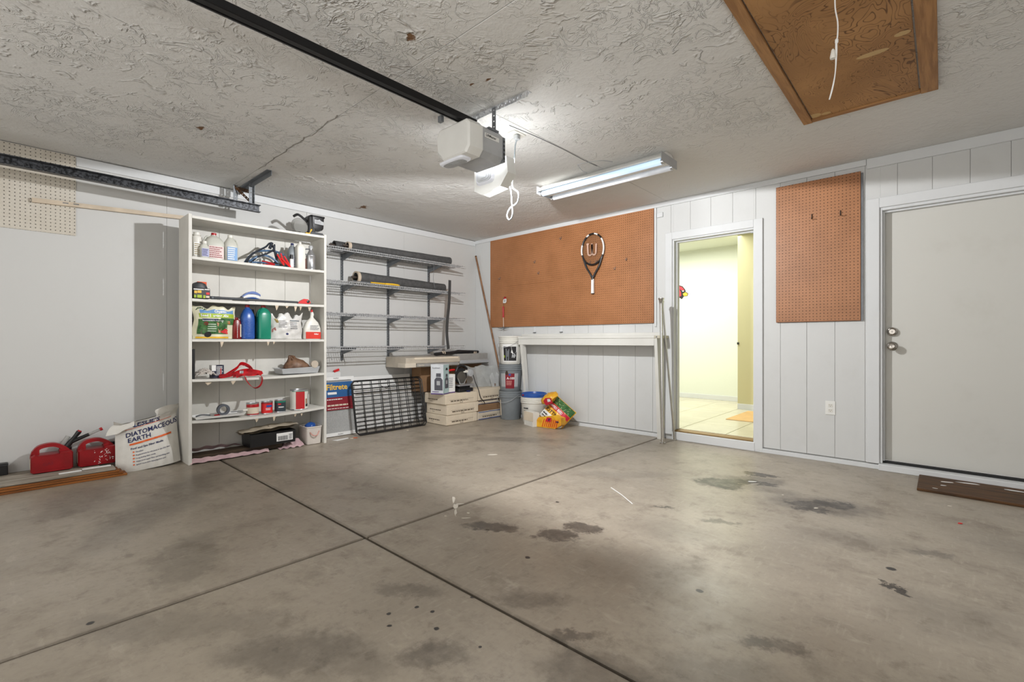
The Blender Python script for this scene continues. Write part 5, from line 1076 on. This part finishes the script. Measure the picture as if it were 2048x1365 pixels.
carton(.31,.645,-.575,-.11,.108,.190,CARD2,'open brown carton second in the rear stack by the buckets',seed=5,cap=False,txt=False)
carton(.29,.640,-.560,-.105,.190,.250,CARD,'thin blue edged carton third in the rear stack by the buckets',seed=6,band=NAVY,cap=False,txt=False)
carton(.29,.665,-.570,-.08,.250,.392,CARD,'top carton of the rear stack under the plastic sheet',seed=7)
# appliance boxes
cb_ = thing('appliance_box', 'white and pale green carton picturing a bottle, on the front stack', 'box', (.55,-1.06,.371))
z0 = .3705; c4 = [(.50,-1.19),(.645,-1.12),(.585,-.985),(.44,-1.055)]
b = B(); b.prism(c4,(0,0,z0),(1,0,0),(0,1,0),(0,0,1),.355); b.build('carton', mat('appliance_white',(214,218,222),.5), cb_)
def face(pA,pB,e=.0012):
    a = Vector((pA[0],pA[1],z0)); d = Vector((pB[0]-pA[0],pB[1]-pA[1],0)); L = d.length; d.normalize(); n_ = Vector((d.y,-d.x,0)); 
    return (lambda x,y: a+d*x+Vector((0,0,y))+n_*e), L
fa,La = face(c4[0],c4[1]); fb,Lb = face(c4[1],c4[2])
patch(fb,.002,Lb-.002,.012,.352,mat('pale_green_side',(176,200,200),.5),cb_,'side_panel'); VIO = mat('violet_band',(84,54,120),.5)
patch(fa,.002,La-.002,.001,.014,VIO,cb_,'violet_band'); patch(face(c4[1],c4[2],.0016)[0],.002,Lb-.002,.001,.012,VIO,cb_,'violet_band')
text('EcoSmart', .026, lambda x,y: face(c4[0],c4[1],.0018)[0](x+.02,y+.305), GREYINK, cb_, bold=.0006)
def bottle_print(F, x, y, s):
    DG = mat('bottle_print_grey',(84,84,92),.5) if 'bottle_print_grey' not in bpy.data.materials else bpy.data.materials['bottle_print_grey']
    ppoly(F,[(x-.26*s,y),(x+.26*s,y),(x+.26*s,y+.62*s),(x+.14*s,y+.76*s),(x-.14*s,y+.76*s),(x-.26*s,y+.62*s)],DG,cb_,'bottle_picture'); ppoly(F,[(x-.16*s,y+.79*s),(x+.16*s,y+.79*s),(x+.15*s,y+s),(x-.15*s,y+s)],DG,cb_,'bottle_picture')
    G2 = lambda u,v: F(u,v)+Vector((.0006,-.0003,0)); ppoly(G2,[(x-.12*s,y+.3*s),(x+.10*s,y+.3*s),(x+.10*s,y+.55*s),(x-.12*s,y+.55*s)],LTGREY,cb_,'picture_detail')
bottle_print(face(c4[0],c4[1],.0018)[0],.10,.05,.20); bottle_print(face(c4[1],c4[2],.0022)[0],.085,.07,.17)
ppoly(face(c4[1],c4[2],.0022)[0],[(.055,.285),(.115,.285),(.108,.305),(.10,.312),(.07,.312),(.062,.305)],INK,cb_,'hand_hole'); words(face(c4[0],c4[1],.0018)[0] if False else (lambda x,y: face(c4[0],c4[1],.0018)[0](x+.02,y+.022)),.11,.02,1,VIO,cb_,3)
sb2 = thing('white_carton', 'white carton with small print right of the appliance box', 'box', (.52,-.94,.371)); bx('carton', WHITEP, sb2, .46,.56,-.985,-.865,z0,z0+.225,b=.001); bx('violet_base', VIO, sb2, .4602,.5612,-.9845,-.8655,z0+.001,z0+.012); words(EX(.5618,-.97,z0+.06),.09,.13,6,GREYINK,sb2,8)
# long beige carton and grey panel above
ub = bx('upright_carton', CARD2, None, .05,.24,-1.14,-.50,.3715,.688,b=.002); tag(ub, 'brown upright carton behind the appliance box holding up the beige valance', 'box')
vl = thing('beige_valance', 'long beige valance carton lying across the boxes in the corner', 'box', (.25,-.95,.69))
b = B(); b.prism([(.02,.690),(.41,.690),(.41,.725),(.425,.74),(.425,.80),(.40,.808),(.02,.812)],(0,-1.49,0),(1,0,0),(0,0,1),(0,1,0),.82); b.build('case', BEIGE, vl)
bx('end_block', mat('pale_beige_vinyl',(206,196,180),.5), vl, .28,.430,-1.502,-1.35,.692,.742,b=.002); bx('top_strip', CARDL, vl, .4252,.430,-1.37,-.70,.782,.806,b=.001); bx('lower_strip', BEIGE2, vl, .4252,.4275,-1.34,-.70,.70,.735)
text('Levolor', .026, EX(.4282,-1.31,.708), CARDL, vl, bold=.0006)
gp = thing('grey_panel_box', 'long grey metal trough resting behind the beige valance in the corner', 'box', (.25,-.4,.69))
b = B(); b.prism([(.02,.700),(.38,.700),(.395,.712),(.395,.752),(.372,.764),(.372,.836),(.02,.836)],(0,-.668,0),(1,0,0),(0,0,1),(0,1,0),.545); b.build('trough', BEIGE2, gp); bx('lip', LTGREY, gp, .3952,.400,-.668,-.125,.712,.752,b=.001)
ub2 = bx('support_carton', CARD2, None, .03,.22,-.49,-.09,.3935,.698,b=.002); tag(ub2, 'brown carton holding up the grey trough in the corner', 'box')
um = thing('folded_umbrella', 'folded black umbrella with pale bands on top of the beige valance', 'umbrella', (.33,-.6,.812))
B().tube([(.30,-.975,.838),(.30,-.955,.838),(.30,-.66,.853),(.30,-.60,.862),(.30,-.235,.856)],[.020,.026,.025,.030,.021],12,flat=.85).build('canopy', BLACK, um, smooth=True)
for y in (-.865,-.835,-.33,-.30): B().tube([(.30,y,.856-abs(y+.6)*.03),(.30,y+.014,.856-abs(y+.6)*.03)],.027,12,flat=.9).build('pale_band', CREAMRIM, um, smooth=True)
# black mitre saw
sw_ = thing('mitre_saw', 'black and silver mitre saw on the rear carton', 'saw', (.50,-.66,.393))
SZ = .3705
bx('base', BLACK, sw_, .40,.60,-.835,-.60,SZ+.001,SZ+.045,b=.006); bx('table', ALU, sw_, .42,.61,-.845,-.585,SZ+.075,SZ+.092,b=.004); bx('column', BLACK, sw_, .44,.56,-.80,-.62,SZ+.045,SZ+.075)
b = B(); b.lathe([(.012,-.012),(.098,-.010),(.104,0),(.098,.012),(.012,.014)],(.50,-.725,SZ+.195),'x',30); b.build('blade_guard', BLACK, sw_, smooth=True)
b = B(); b.lathe([(.004,0),(.074,0),(.074,.004),(.004,.006)],(.515,-.725,SZ+.175),'x',36); b.build('blade', mat('saw_blade_steel',(120,116,108),.3,.9), sw_, smooth=True)
b = B(); b.prism([(-.80,SZ+.17),(-.76,SZ+.085),(-.69,SZ+.085),(-.65,SZ+.16),(-.66,SZ+.145),(-.70,SZ+.10),(-.75,SZ+.10),(-.785,SZ+.165)],(.525,0,0),(0,1,0),(0,0,1),(1,0,0),.006); b.build('guard_lip', GREYCLEAR, sw_)
B().tube([(.50,-.70,SZ+.235),(.50,-.64,SZ+.245),(.51,-.595,SZ+.235)],[.016,.020,.016],12).build('motor_arm', OFFWHITE, sw_, smooth=True)
b = B(); b.lathe([(.008,0),(.045,0),(.050,.008),(.045,.03),(.012,.034)],(.50,-.575,SZ+.225),'x',24); b.build('motor_cap', LTGREY, sw_, smooth=True)
B().tube(spline([(.50,-.80,SZ+.25),(.50,-.76,SZ+.315),(.50,-.68,SZ+.318),(.50,-.62,SZ+.275)],5),.016,10).build('handle', BLACK, sw_, smooth=True)
B().tube([(.47,-.895,SZ+.268),(.47,-.80,SZ+.272)],.013,10).build('red_handle', BRIGHTRED, sw_, smooth=True); bx('knob', NAVY, sw_, .61,.64,-.73,-.68,SZ+.001,SZ+.018,b=.004)
B().tube(spline([(.56,-.565,SZ+.20),(.60,-.56,SZ+.10),(.668,-.575,SZ+.02),(.682,-.55,SZ-.08),(.685,-.50,SZ-.13),(.675,-.47,SZ-.165)],5),.005,8).build('power_cord', BLACK, sw_, smooth=True)
ps_ = thing('plastic_sheet', 'clear plastic sheet standing folded against the corner on the rear carton', 'plastic sheet', (.35,-.22,.393))
b = B(); b.grid(lambda u,v: Vector((.37+.16*u-.04*v+.012*math.sin(u*9+v*3), -.50+.42*u, .394+.29*v*(1-.12*math.sin(u*6)**2)+.0)),18,14); b.grid(lambda u,v: Vector((.44+.10*u-.07*v+.010*math.sin(u*8), -.36+.28*u, .394+.27*v)),12,12); b.build('film', mat('frosted_plastic_sheet',(196,198,196),.2,alpha=.6,bump=.004,bs=18), ps_, smooth=True, fixn=False)
b = B(); b.prism([(-.05,0),(.05,0),(.075,.14),(.03,.20),(.0,.10),(-.03,.20),(-.075,.14)],(.585,-.19,.396),(0.25,.97,0),(-.1,0,.99),(1,-.2,.1),.002); b.build('clear_sleeve', CLEAR, ps_); bx('small_label', BROWNBAG, ps_, .588,.592,-.205,-.19,.41,.44)
bm_ = thing('broom_handle', 'long thin wooden broom handle leaning in the room corner', 'broom handle', (.45,-.12,0))
pA, pB = Vector((.045,-.035,2.215)), Vector((.60,-.055,.397)); B().tube([pA, pB], .0125, 12).build('stick', BROOMW, bm_, smooth=True); B().tube([pA+(pA-pB).normalized()*.004, pA-(pA-pB).normalized()*.012], .0135, 12).build('end_cap', OLDWOOD, bm_, smooth=True)
# ------------------------------------------------------------------ buckets
def bucket(x,y,z,m,label,h=.365,r0=.128,r1=.148,grp='five gallon buckets stacked by the workbench',handle=True,open_=False):
    t = thing('bucket', label, 'bucket', (x,y,z), grp); b = B()
    pr = [(r0*.97,0),(r0,.006),(r0+(r1-r0)*.75,h*.76),(r0+(r1-r0)*.78,h*.765)]
    for k in range(3): zz_ = h*.775+k*h*.07; pr += [(r1*.985,zz_),(r1*1.03,zz_+.002),(r1*1.03,zz_+.008),(r1*.985,zz_+.010)]
    pr += [(r1,h*.985),(r1*1.02,h*.99),(r1*1.02,h),(r1*.97,h),(r1*.95,h*.95),(r0*.96,.012),(.002,.012)]
    b.lathe(pr,(x,y,z),'z',36); b.build('shell', m, t, smooth=True)
    if handle: B().tube(arc((x,y,z+h*.84),(-.707,-.707,0),(0,0,-1),r1+.012,-4,184,16) if False else [Vector((x-.7*(r1+.006)*1,y-.7*(r1+.006),z+h*.86))+Vector((.0,.0,0))]+spline([(x-.155*1.0,y-.02,z+h*.86),(x-.14,y-.10,z+h*.70),(x-.05,y-.165,z+h*.62),(x+.05,y-.165,z+h*.62),(x+.12,y-.11,z+h*.70),(x+.155,y-.02,z+h*.86)],4)[1:],.0025,6).build('wire_handle', LTGREY, t, smooth=True)
    F = lambda u,v,e=.0018: Vector((x+(r0+(r1-r0)*.75*v/(h*.76)+e)*math.cos(-PI/2+.66+u/r1), y+(r0+(r1-r0)*.75*v/(h*.76)+e)*math.sin(-PI/2+.66+u/r1), z+v))
    return t, F
BX_, BY_ = .845, -.175
t,F = bucket(BX_,BY_,.001,MIDGREY,'bottom plain grey bucket of the stack of three')
b = B(); b.grid(lambda s,q: F(-.17+.035*s,.05+.20*q),4,1); b.build('side_label', CARDL, t, fixn=False)
t,F = bucket(BX_,BY_-.003,.366,MIDGREY,'middle grey bucket with a dark red paint label',h=.34,handle=False)
b = B(); b.grid(lambda s,q: F(-.13+.26*s,.055+.17*q),16,1); b.build('label', LTGREY, t, fixn=False)
b = B(); b.grid(lambda s,q: F(-.055+.125*s,.035+.19*q,.0026),12,1); b.build('red_label', MAROON, t, fixn=False)
text('A-100', .042, lambda x_,y_: F(x_-.035,y_+.150,.0036), WHITEP, t, bold=.001); words(lambda x_,y_: F(x_-.04,y_+.075,.0036),.095,.06,4,mat('red_label_print',(214,150,140),.6),t,3); b = B(); b.grid(lambda s,q: F(-.01+.03*s,.198+.022*q,.0036),3,1); b.build('blue_badge', BLUE, t, fixn=False)
ppoly(lambda x_,y_: F(x_,y_,.0040),[(-.05,.21),(-.025,.205),(-.015,.225),(-.02,.25),(-.035,.262),(-.052,.24)],mat('dark_brown_stain',(60,40,26),.6),t,'paint_splash')
t,F = bucket(BX_,BY_,.7065,OFFWHITE,'top white bucket with a torn black and white photo label',h=.345)
b = B(); b.grid(lambda s,q: F(-.105+.215*s,.03+.225*q),16,1); b.build('label', WHITEP, t, fixn=False)
b = B(); b.grid(lambda s,q: F(-.085+.185*s,.045+.18*q,.0026),14,1); b.build('photo_print', INK, t, fixn=False)
F3 = lambda x_,y_: F(x_,y_,.0036)
ppoly(F3,[(.02,.15),(.05,.13),(.08,.145),(.098,.16),(.098,.228),(.02,.228),(.03,.19)],WHITEP,t,'torn_paper'); ppoly(F3,[(.03,.085),(.07,.08),(.09,.11),(.075,.135),(.035,.13)],LTGREY,t,'torn_paper'); ppoly(F3,[(-.05,.05),(-.01,.05),(-.005,.19),(-.05,.20)],MIDGREY,t,'print'); ppoly(F3,[(-.035,.10),(-.01,.09),(-.01,.17),(-.03,.175)],STEELD,t,'print'); ppoly(F3,[(-.082,.085),(-.066,.085),(-.066,.115),(-.082,.115)],LIME,t,'print')
B().lathe([(.151,.337),(.156,.340),(.156,.352),(.150,.358),(.14,.356),(.002,.356)],(BX_,BY_,.7065),'z',36).build('lid', OFFWHITE, t, smooth=True)
t,F = bucket(1.235,-.165,.001,OFFWHITE,'white bucket with a blue rimmed lid behind the potting soil',h=.315,r0=.14,r1=.165,handle=False,grp=None)
B().lathe([(.150,.30),(.158,.318),(.158,.352),(.148,.360),(.142,.340),(.002,.338)],(1.235,-.165,.001),'z',36).build('blue_lid', BLUE, t, smooth=True); b = B(); b.grid(lambda s,q: F(-.16+.03*s,.335+.014*q,.004),4,1); b.build('red_tab', RED, t, fixn=False)
words(lambda x_,y_: F(x_-.15,y_+.10),.10,.10,3,INK,t,4)
wb2 = thing('white_carton', 'low white box on the floor in front of the white bucket', 'box', (1.36,-.36,0))
b = B(); b.prism([(1.265,-.385),(1.455,-.455),(1.485,-.372),(1.30,-.305)],(0,0,.001),(1,0,0),(0,1,0),(0,0,1),.165); b.build('carton', OFFWHITE, wb2); b = B(); b.prism([(1.262,-.387),(1.462,-.459),(1.462,-.457),(1.262,-.385)],(0,0,.06),(1,0,0),(0,1,0),(0,0,1),.105); b.build('brown_side', CARD, wb2)
# potting soil sack
so = thing('potting_soil_bag', 'yellow and red potting soil bag slumped beside the white bucket', 'bag', (1.62,-.27,0))
SC0, SU = Vector((1.655,-.245,.150)), Vector((.84,-.06,-.50)).normalized()
SN = Vector((-.05,-.80,.60)); SN = (SN-SU*SN.dot(SU)).normalized(); SW = SN.cross(SU); SW = SW if SW.z > 0 else -SW
def soilM(u, w, e=0.0, side=1):
    a, c = .170, .160
    k = max(0, 1-(abs(u)/a)**2.6)*max(0, 1-(abs(w)/c)**2.6)
    q = SC0 + SU*u + SW*w + SN*((.085*k**.6 if side > 0 else -.07*k**.6) + .007*math.sin(u*52+w*31)*k + e)
    q.z = max(q.z, .003+e); return q
YS = mat('soil_bag_yellow',(230,178,44),.35,c2=(206,140,30),vs=9,bump=.004,bs=18); SRED = mat('soil_red', (196,32,58), .4)
b = B(); b.grid(lambda u,v: soilM(-.17+.34*u,-.16+.32*v), 26, 26); b.grid(lambda u,v: soilM(.17-.34*u,-.16+.32*v,0,-1), 14, 14); b.build('bag_body', YS, so, smooth=60)
def stripe(w0,w1,m,nm,u0=-.165,u1=.165,e=.0025):
    b = B(); b.grid(lambda s,q: soilM(u0+(u1-u0)*s, w0+(w1-w0)*q, e), 22, 6); b.build(nm, m, so, fixn=False, smooth=True)
stripe(-.150,-.058,WHITEP,'white_print'); stripe(.012,.062,SRED,'red_band'); stripe(.066,.152,DKGREEN,'leaf_print')
text('POTTING', .056, lambda x_,y_: soilM(x_-.13, -.050+y_, .004), INK, so, bold=.001); text('RAISED BED', .040, lambda x_,y_: soilM(x_-.125, .022+y_, .005), WHITEP, so, bold=.001)
words(lambda x_,y_: soilM(x_-.13,-.135+y_,.004), .25, .06, 2, INK, so, 5)
rl_ = random.Random(9); b = B()
for k in range(26):
    u_, w_ = rl_.uniform(-.13,.13), rl_.uniform(.072,.145); a_ = rl_.random()*PI; l_, t_ = rl_.uniform(.010,.020), rl_.uniform(.003,.006)
    b.quad(*[soilM(u_+math.cos(a_)*p_*l_-math.sin(a_)*r__*t_, w_+math.sin(a_)*p_*l_+math.cos(a_)*r__*t_, .004) for p_, r__ in ((-1,0),(0,-1),(1,0),(0,1))])
b.build('leaf_shapes', mat('pale_leaf_print',(150,170,120),.6), so, fixn=False)
b = B(); b.loft([(.0,.07,.06,2.2,0,0),(.03,.115,.085,2.4,0,0),(.07,.10,.075,2.4,.0,0),(.088,.05,.04,2,.0,0)],26); rq = random.Random(4)
rot = Matrix.Rotation(math.radians(-22),3,'Y') @ Matrix.Rotation(math.radians(25),3,'X'); b.v=[Vector((1.585,-.270,.300))+rot@(p+Vector((rq.uniform(-.008,.008),rq.uniform(-.008,.008),rq.uniform(-.006,.006)))) for p in b.v]; cr2 = b.build('rolled_top', YS, so, smooth=60)
fr = lambda x_,y_,e=.0: Vector((1.585,-.270,.300))+rot@Vector((x_,-.104-e,.045+y_))
ppoly(fr,[(-.02,-.04),(.085,-.045),(.10,.02),(.03,.045),(-.02,.02)],bpy.data.materials['soil_red'],so,'red_patch'); ppoly(lambda x_,y_: fr(x_,y_,.002),[(.03,-.01),(.075,-.015),(.08,.015),(.045,.025)],WHITEP,so,'emblem_print')
b = B(); b.prism([(1.46,.003),(1.72,.003),(1.80,.05),(1.80,.13),(1.72,.155),(1.50,.115),(1.465,.07)],(0,-.405,0),(1,0,0),(0,0,1),(0,1,0),.10); b.v=[p+Vector((0,.10*max(0,(p.x-1.46)),0)) for p in b.v]; fo = b.build('folded_bottom', YS, so, smooth=25)
b = B()
for k in range(8): x_=1.545+k*.026; b.quad((x_,-.4075+.10*(x_-1.46),.012),(x_+.010,-.4075+.10*(x_+.01-1.46),.012),(x_+.040,-.4075+.10*(x_+.04-1.46),.105),(x_+.030,-.4075+.10*(x_+.03-1.46),.105))
b.build('red_stripes', BRIGHTRED, fo, fixn=False); ppoly(lambda x_,y_: Vector((x_,-.409+.10*(x_-1.46),y_)),[(1.60,.075),(1.665,.075),(1.68,.125),(1.615,.125)],bpy.data.materials['soil_red'],fo,'red_patch'); ppoly(lambda x_,y_: Vector((x_,-.411+.10*(x_-1.46),y_)),[(1.63,.090),(1.65,.09),(1.66,.112),(1.64,.112)],NAVY,fo,'emblem_print'); words(lambda x_,y_: Vector((1.735+x_,-.4105+.10*(.275+x_),.07+y_)),.05,.03,1,NAVY,fo,3)
# ------------------------------------------------------------------ workbench on the house wall
wk = thing('workbench', 'white painted wall workbench under the large brown pegboard', 'workbench', (1.9,-.12,0))
bx('top_board', BENCHP, wk, 1.012,2.838,-.215,-.017,1.030,1.058,b=.003); bx('apron', BENCHP, wk, 1.012,2.835,-.210,-.186,.955,1.0295,b=.002); bx('wall_ledger', BENCHP, wk, .90,2.83,-.016,-.0005,1.0585,1.092,b=.002)
bx('end_apron', BENCHP, wk, 2.812,2.835,-.1855,-.0165,.955,1.0295,b=.001)
for x0_ in (1.045, 2.838):
    b = B(); yT, yB, zT, zB = -.180, -.035, 1.028 if x0_ > 2 else .954, .001; w_ = .030 if x0_ > 2 else .04
    b.add([(x0_,yT-.035,zT),(x0_+w_,yT-.035,zT),(x0_+w_,yT+.03,zT),(x0_,yT+.03,zT),(x0_-.025 if x0_ > 2 else x0_,yB-.06,zB),(x0_+w_-.012,yB-.06,zB),(x0_+w_-.012,yB,zB),(x0_-.025 if x0_ > 2 else x0_,yB,zB)],[(0,1,2,3),(7,6,5,4),(0,4,5,1),(1,5,6,2),(2,6,7,3),(3,7,4,0)]); b.build('leg', BENCHP, wk)
bx('corner_block', mat('worn_bench_wood',(196,190,172),.7), wk, 2.839,2.905,-.218,-.02,1.0290,1.058,b=.003); bx('corner_bolt', STEELD, wk, 2.86,2.872,-.222,-.218,1.038,1.05)
# large pegboard with hooks
pg = thing('large_pegboard', 'large brown pegboard on the house wall above the workbench', 'pegboard', (1.53,-.01,1.19))
bx('panel', PEG, pg, .326,2.738,-.0225,-.0165,1.192,2.392); bx('panel_edge', PEGEDGE, pg, .324,2.742,-.0163,-.0162+.0005,1.190,2.3915)
bx('backing_strip', TRIM, pg, .34,2.72,-.0158,-.0005,1.20,1.24); bx('backing_strip', TRIM, pg, .34,2.72,-.0158,-.0005,2.32,2.36)
bx('backing_strip', TRIM, pg, 2.744,2.766,-.018,-.0005,1.155,2.39,b=.001)
b = B(); b.tube([(.60,-.0229,1.738),(1.42,-.0229,1.738)],.0012,5); b.build('crack', PEGEDGE, pg)
def hook(x, z, i, par=None, lab=None):
    b = B(); yb_ = -.0228
    b.tube(spline([(x,yb_,z+.018),(x,yb_-.006,z+.016),(x,yb_-.008,z),(x,yb_-.016,z-.012),(x,yb_-.030,z-.010),(x,yb_-.036,z+.006)],4),.0028,6); return b.build('peg_hook', STEELD, par, smooth=True)
for i,(x,z) in enumerate(((1.548,2.249),(1.138,2.009),(1.203,1.862),(2.29,1.806),(2.431,1.89),(.519,1.853))): hook(x,z,i,pg)
sp = thing('small_pegboard', 'narrow brown pegboard on the house wall between the two doors', 'pegboard', (4.19,-.01,1.165))
bx('panel', PEGS, sp, 3.886,4.486,-.0225,-.0165,1.168,2.352); bx('panel_edge', PEGEDGE, sp, 3.884,4.488,-.0163,-.0158,1.164,2.3525); bx('backing_strip', STEELD, sp, 4.488,4.502,-.0158,-.0005,1.164,2.34); bx('backing_strip', TRIM, sp, 3.90,4.48,-.0155,-.0005,1.2,1.24); bx('backing_strip', TRIM, sp, 3.90,4.48,-.0155,-.0005,2.28,2.32)
for x,z in ((4.156,2.04),(4.355,2.033)):
    b = B(); b.tube([(x,-.0228,z+.03),(x,-.030,z+.028),(x,-.031,z-.012),(x+.004,-.06,z-.016),(x+.006,-.064,z-.006)],.0032,6); b.build('peg_hook', BLACK, sp, smooth=True)
tag(bx('white_block', TRIM, None, 2.772,2.836,-.018,-.0005,2.286,2.335,b=.003), 'small white wooden block on the wall right of the large pegboard', 'block')
for i,x in enumerate((1.113,1.535)):
    t = thing('tool_clip', ('white tool clip on the wall under the large pegboard, left one','white tool clip on the wall under the large pegboard, right one')[i], 'clip', (x,-.01,1.12)); bx('plate', TRIM, t, x-.016,x+.016,-.008,-.0005,1.115,1.188,b=.002); bx('lip', STEELD, t, x-.02,x+.02,-.020,-.0005,1.108,1.114)
# tennis racket
rk = thing('tennis_racket', 'black and white tennis racket hung on the large pegboard', 'racket', (2.01,-.05,1.57))
RC = Vector((2.008,-.045,2.055)); RA, RB = .148, .178
ell = lambda t,s=1.0: RC+Vector((RA*s*math.cos(t),0,RB*s*math.sin(t)))
b = B(); b.tube([ell(2*PI*i/48) for i in range(48)],.0125,8,closed=True,flat=.8); 
b.tube(spline([ell(math.radians(212)),RC+Vector((-.085,0,-.20)),RC+Vector((-.035,0,-.275)),RC+Vector((-.008,0,-.325))],5),.0115,8); b.tube(spline([ell(math.radians(-32)),RC+Vector((.085,0,-.20)),RC+Vector((.035,0,-.275)),RC+Vector((.008,0,-.325))],5),.0115,8)
b.tube([RC+Vector((0,0,-.305)),RC+Vector((0,0,-.352))],[.014,.016],10); b.build('frame', BLACK, rk, smooth=True)
for a0,a1 in ((-25,38),(160,198),(62,80),(108,122)):
    b = B(); b.tube([ell(math.radians(a0+(a1-a0)*i/10))+Vector((0,-.0025,0)) for i in range(11)],.0122,8,flat=.8); b.build('white_band', WHITEP, rk, smooth=True)
b = B()
for i in range(-8,9):
    u = i/9; b.tube([RC+Vector((RA*u,0,-RB*math.sqrt(1-u*u))),RC+Vector((RA*u,0,RB*math.sqrt(1-u*u)))],.0009,4)
for i in range(-10,11):
    u = i/11; b.tube([RC+Vector((-RA*math.sqrt(1-u*u),-.001,RB*u)),RC+Vector((RA*math.sqrt(1-u*u),-.001,RB*u))],.0009,4)
b.build('strings', mat('racket_strings',(112,84,60),.6), rk)
STEN = mat('string_stencil',(206,170,150),.6)
wpts = spline([(-.066,0,.066),(-.064,0,.0),(-.058,0,-.052),(-.035,0,-.066),(-.014,0,-.052),(-.010,0,.0),(-.008,0,.058)],5)
b = B()
def wstroke(pts,w):
    pts=[RC+Vector((p.x,-.0035,p.z)) for p in pts]
    for i in range(len(pts)-1):
        d=(pts[i+1]-pts[i]).normalized(); n_=Vector((-d.z,0,d.x)); b.quad(pts[i]-n_*w,pts[i+1]-n_*w,pts[i+1]+n_*w,pts[i]+n_*w)
wstroke(wpts,.010); wstroke([Vector((p.x+.056,0,p.z)) for p in wpts],.0095)
b.box(RC.x-.082,RC.x-.050,RC.y-.0036,RC.y-.0034,RC.z+.055,RC.z+.075); b.build('letter_stencil', STEN, rk, fixn=False)
b = B(); b.loft([(0,.0155,.0125,5),(.004,.0185,.015,5),(.02,.0165,.0135,5),(.165,.0155,.0125,5)],16,(2.008,-.045,1.548)); b.build('grip', WHITEP, rk, smooth=30); bx('butt_cap', INK, rk, 1.992,2.024,-.058,-.032,1.5445,1.5485)
for i,x_ in enumerate((-.04,.045)): hook(RC.x+x_, RC.z-RB*.94+.02, 0, pg)
# hanging weeder / whisk tool
ht = thing('garden_tool', 'red handled garden tool hanging by a tag at the lower left of the large pegboard', 'garden tool', (.60,-.045,1.15))
B().tube([(.594,-.045,1.468),(.594,-.045,1.46),(.596,-.045,1.32)],[.010,.0125,.0125],12).build('handle', RED, ht, smooth=True); B().tube([(.596,-.045,1.32),(.600,-.045,1.19)],.005,8).build('shank', mat('pale_tool_shank',(216,198,180),.4), ht, smooth=True)
b = B()
for dx in (-.10,-.06,.055,.10): b.tube(spline([(.600,-.045,1.195),(.600+dx*.4,-.055,1.170),(.600+dx,-.050,1.182)],4),.005,6,flat=.6)
b.tube([(.600,-.045,1.195),(.60,-.045,1.155)],.006,8); b.build('tines', STEELD, ht, smooth=True)
B().tube([(.596,-.045,1.466),(.598,-.04,1.535)],.0012,5).build('string', INK, ht); 
b = B(); b.prism([(.590,1.515),(.635,1.512),(.652,1.53),(.652,1.565),(.640,1.572),(.600,1.566),(.590,1.545)],(0,-.045,0),(1,0,0),(0,0,1),(0,1,0),.002); tg = b.build('paper_tag', WHITEP, ht); b = B(); b.prism([(.60,1.567),(.64,1.573),(.648,1.592),(.625,1.600),(.602,1.585)],(0,-.0455,0),(1,0,0),(0,0,1),(0,1,0),.003); b.build('red_tag_top', RED, tg); words(EY(-.0462,.603,1.525),.035,.035,2,INK,tg,2)
hook(.600,1.585,0,pg)
# chrome rods leaning by the door frame
for i,(p0,p1,lab,r_) in enumerate((((2.947,-.257,.001),(2.923,-.240,1.425),'nearer chrome rod with flanged ends standing beside the doorway',.0150),((2.975,-.045,.0015),(2.912,-.196,1.40),'thinner chrome rod behind the nearer one beside the doorway',.010))):
    p0,p1 = Vector(p0),Vector(p1); d = (p1-p0).normalized(); t = thing('chrome_rod', lab, 'rod', tuple(p0))
    B().tube([p0+d*.01,p1-d*.05],r_,14).build('rod', CHROME, t, smooth=True); B().tube([p1-d*.055,p1-d*.02,p1-d*.012,p1],[r_*1.15,r_*1.5,r_*1.9,r_*1.9],14).build('end_flange', CHROME, t, smooth=True)
    B().tube([p0,p0+d*.008,p0+d*.012,p0+d*.05],[r_*1.9,r_*1.9,r_*1.2,r_*1.15],14).build('foot_flange', CHROME, t, smooth=True)
# outlet
ou = thing('wall_outlet', 'white electrical outlet on the house wall below the small pegboard', 'outlet', (4.283,-.004,.38))
bx('cover_plate', OPWHITE, ou, 4.248,4.318,-.006,-.0003,.392,.506,b=.002)
for z in (.428,.470):
    s_ = bx('socket', OFFWHITE, ou, 4.267,4.299,-.0085,-.006,z-.014,z+.014,b=.001); b = B()
    for x in (4.277,4.289): b.box(x-.0012,x+.0012,-.0089,-.0085,z-.002,z+.007)
    b.box(4.281,4.285,-.0089,-.0085,z-.010,z-.006); b.build('slots', INK, s_)
# brown board lying at the second door
db = thing('door_step_board', 'worn brown wooden board on the floor along the shut white door', 'board', (5.3,-.28,0))
bx('board', OLDWOOD, db, 4.84,6.0,-.495,-.055,.0005,.017,b=.003)
b = B()
for x,y,rx,ry,a in ((4.99,-.18,.05,.012,.3),(5.10,-.12,.075,.014,.15),(4.97,-.30,.02,.01,.3),(5.32,-.14,.06,.014,0),(4.93,-.42,.02,.006,0)): b.prism(blob(x,y,rx,ry,a),(0,0,.0171),(1,0,0),(0,1,0),(0,0,1),.0006)
b.build('paint_drips', WHITEP, db)
# small litter on the floor
tag(B().tube([(3.303,-1.832,.0035),(3.44,-1.925,.004),(3.568,-2.027,.0035)],.0032,6).build('white_stick', WHITEP), 'thin white stick lying on the floor before the open doorway', 'stick')
for i,(x,y,m,rx,lab) in enumerate(((5.038,-1.088,BRIGHTRED,.014,'tiny red chip on the floor near the shut white door'),(3.97,-1.03,WHITEP,.035,'white scrap on the dark oil stain by the doors'))):
    b = B(); b.prism(blob(x,y,rx,.008,.5,8),(0,0,.0006),(1,0,0),(0,1,0),(0,0,1),.003); tag(b.build('floor_scrap', m), lab, 'scrap')
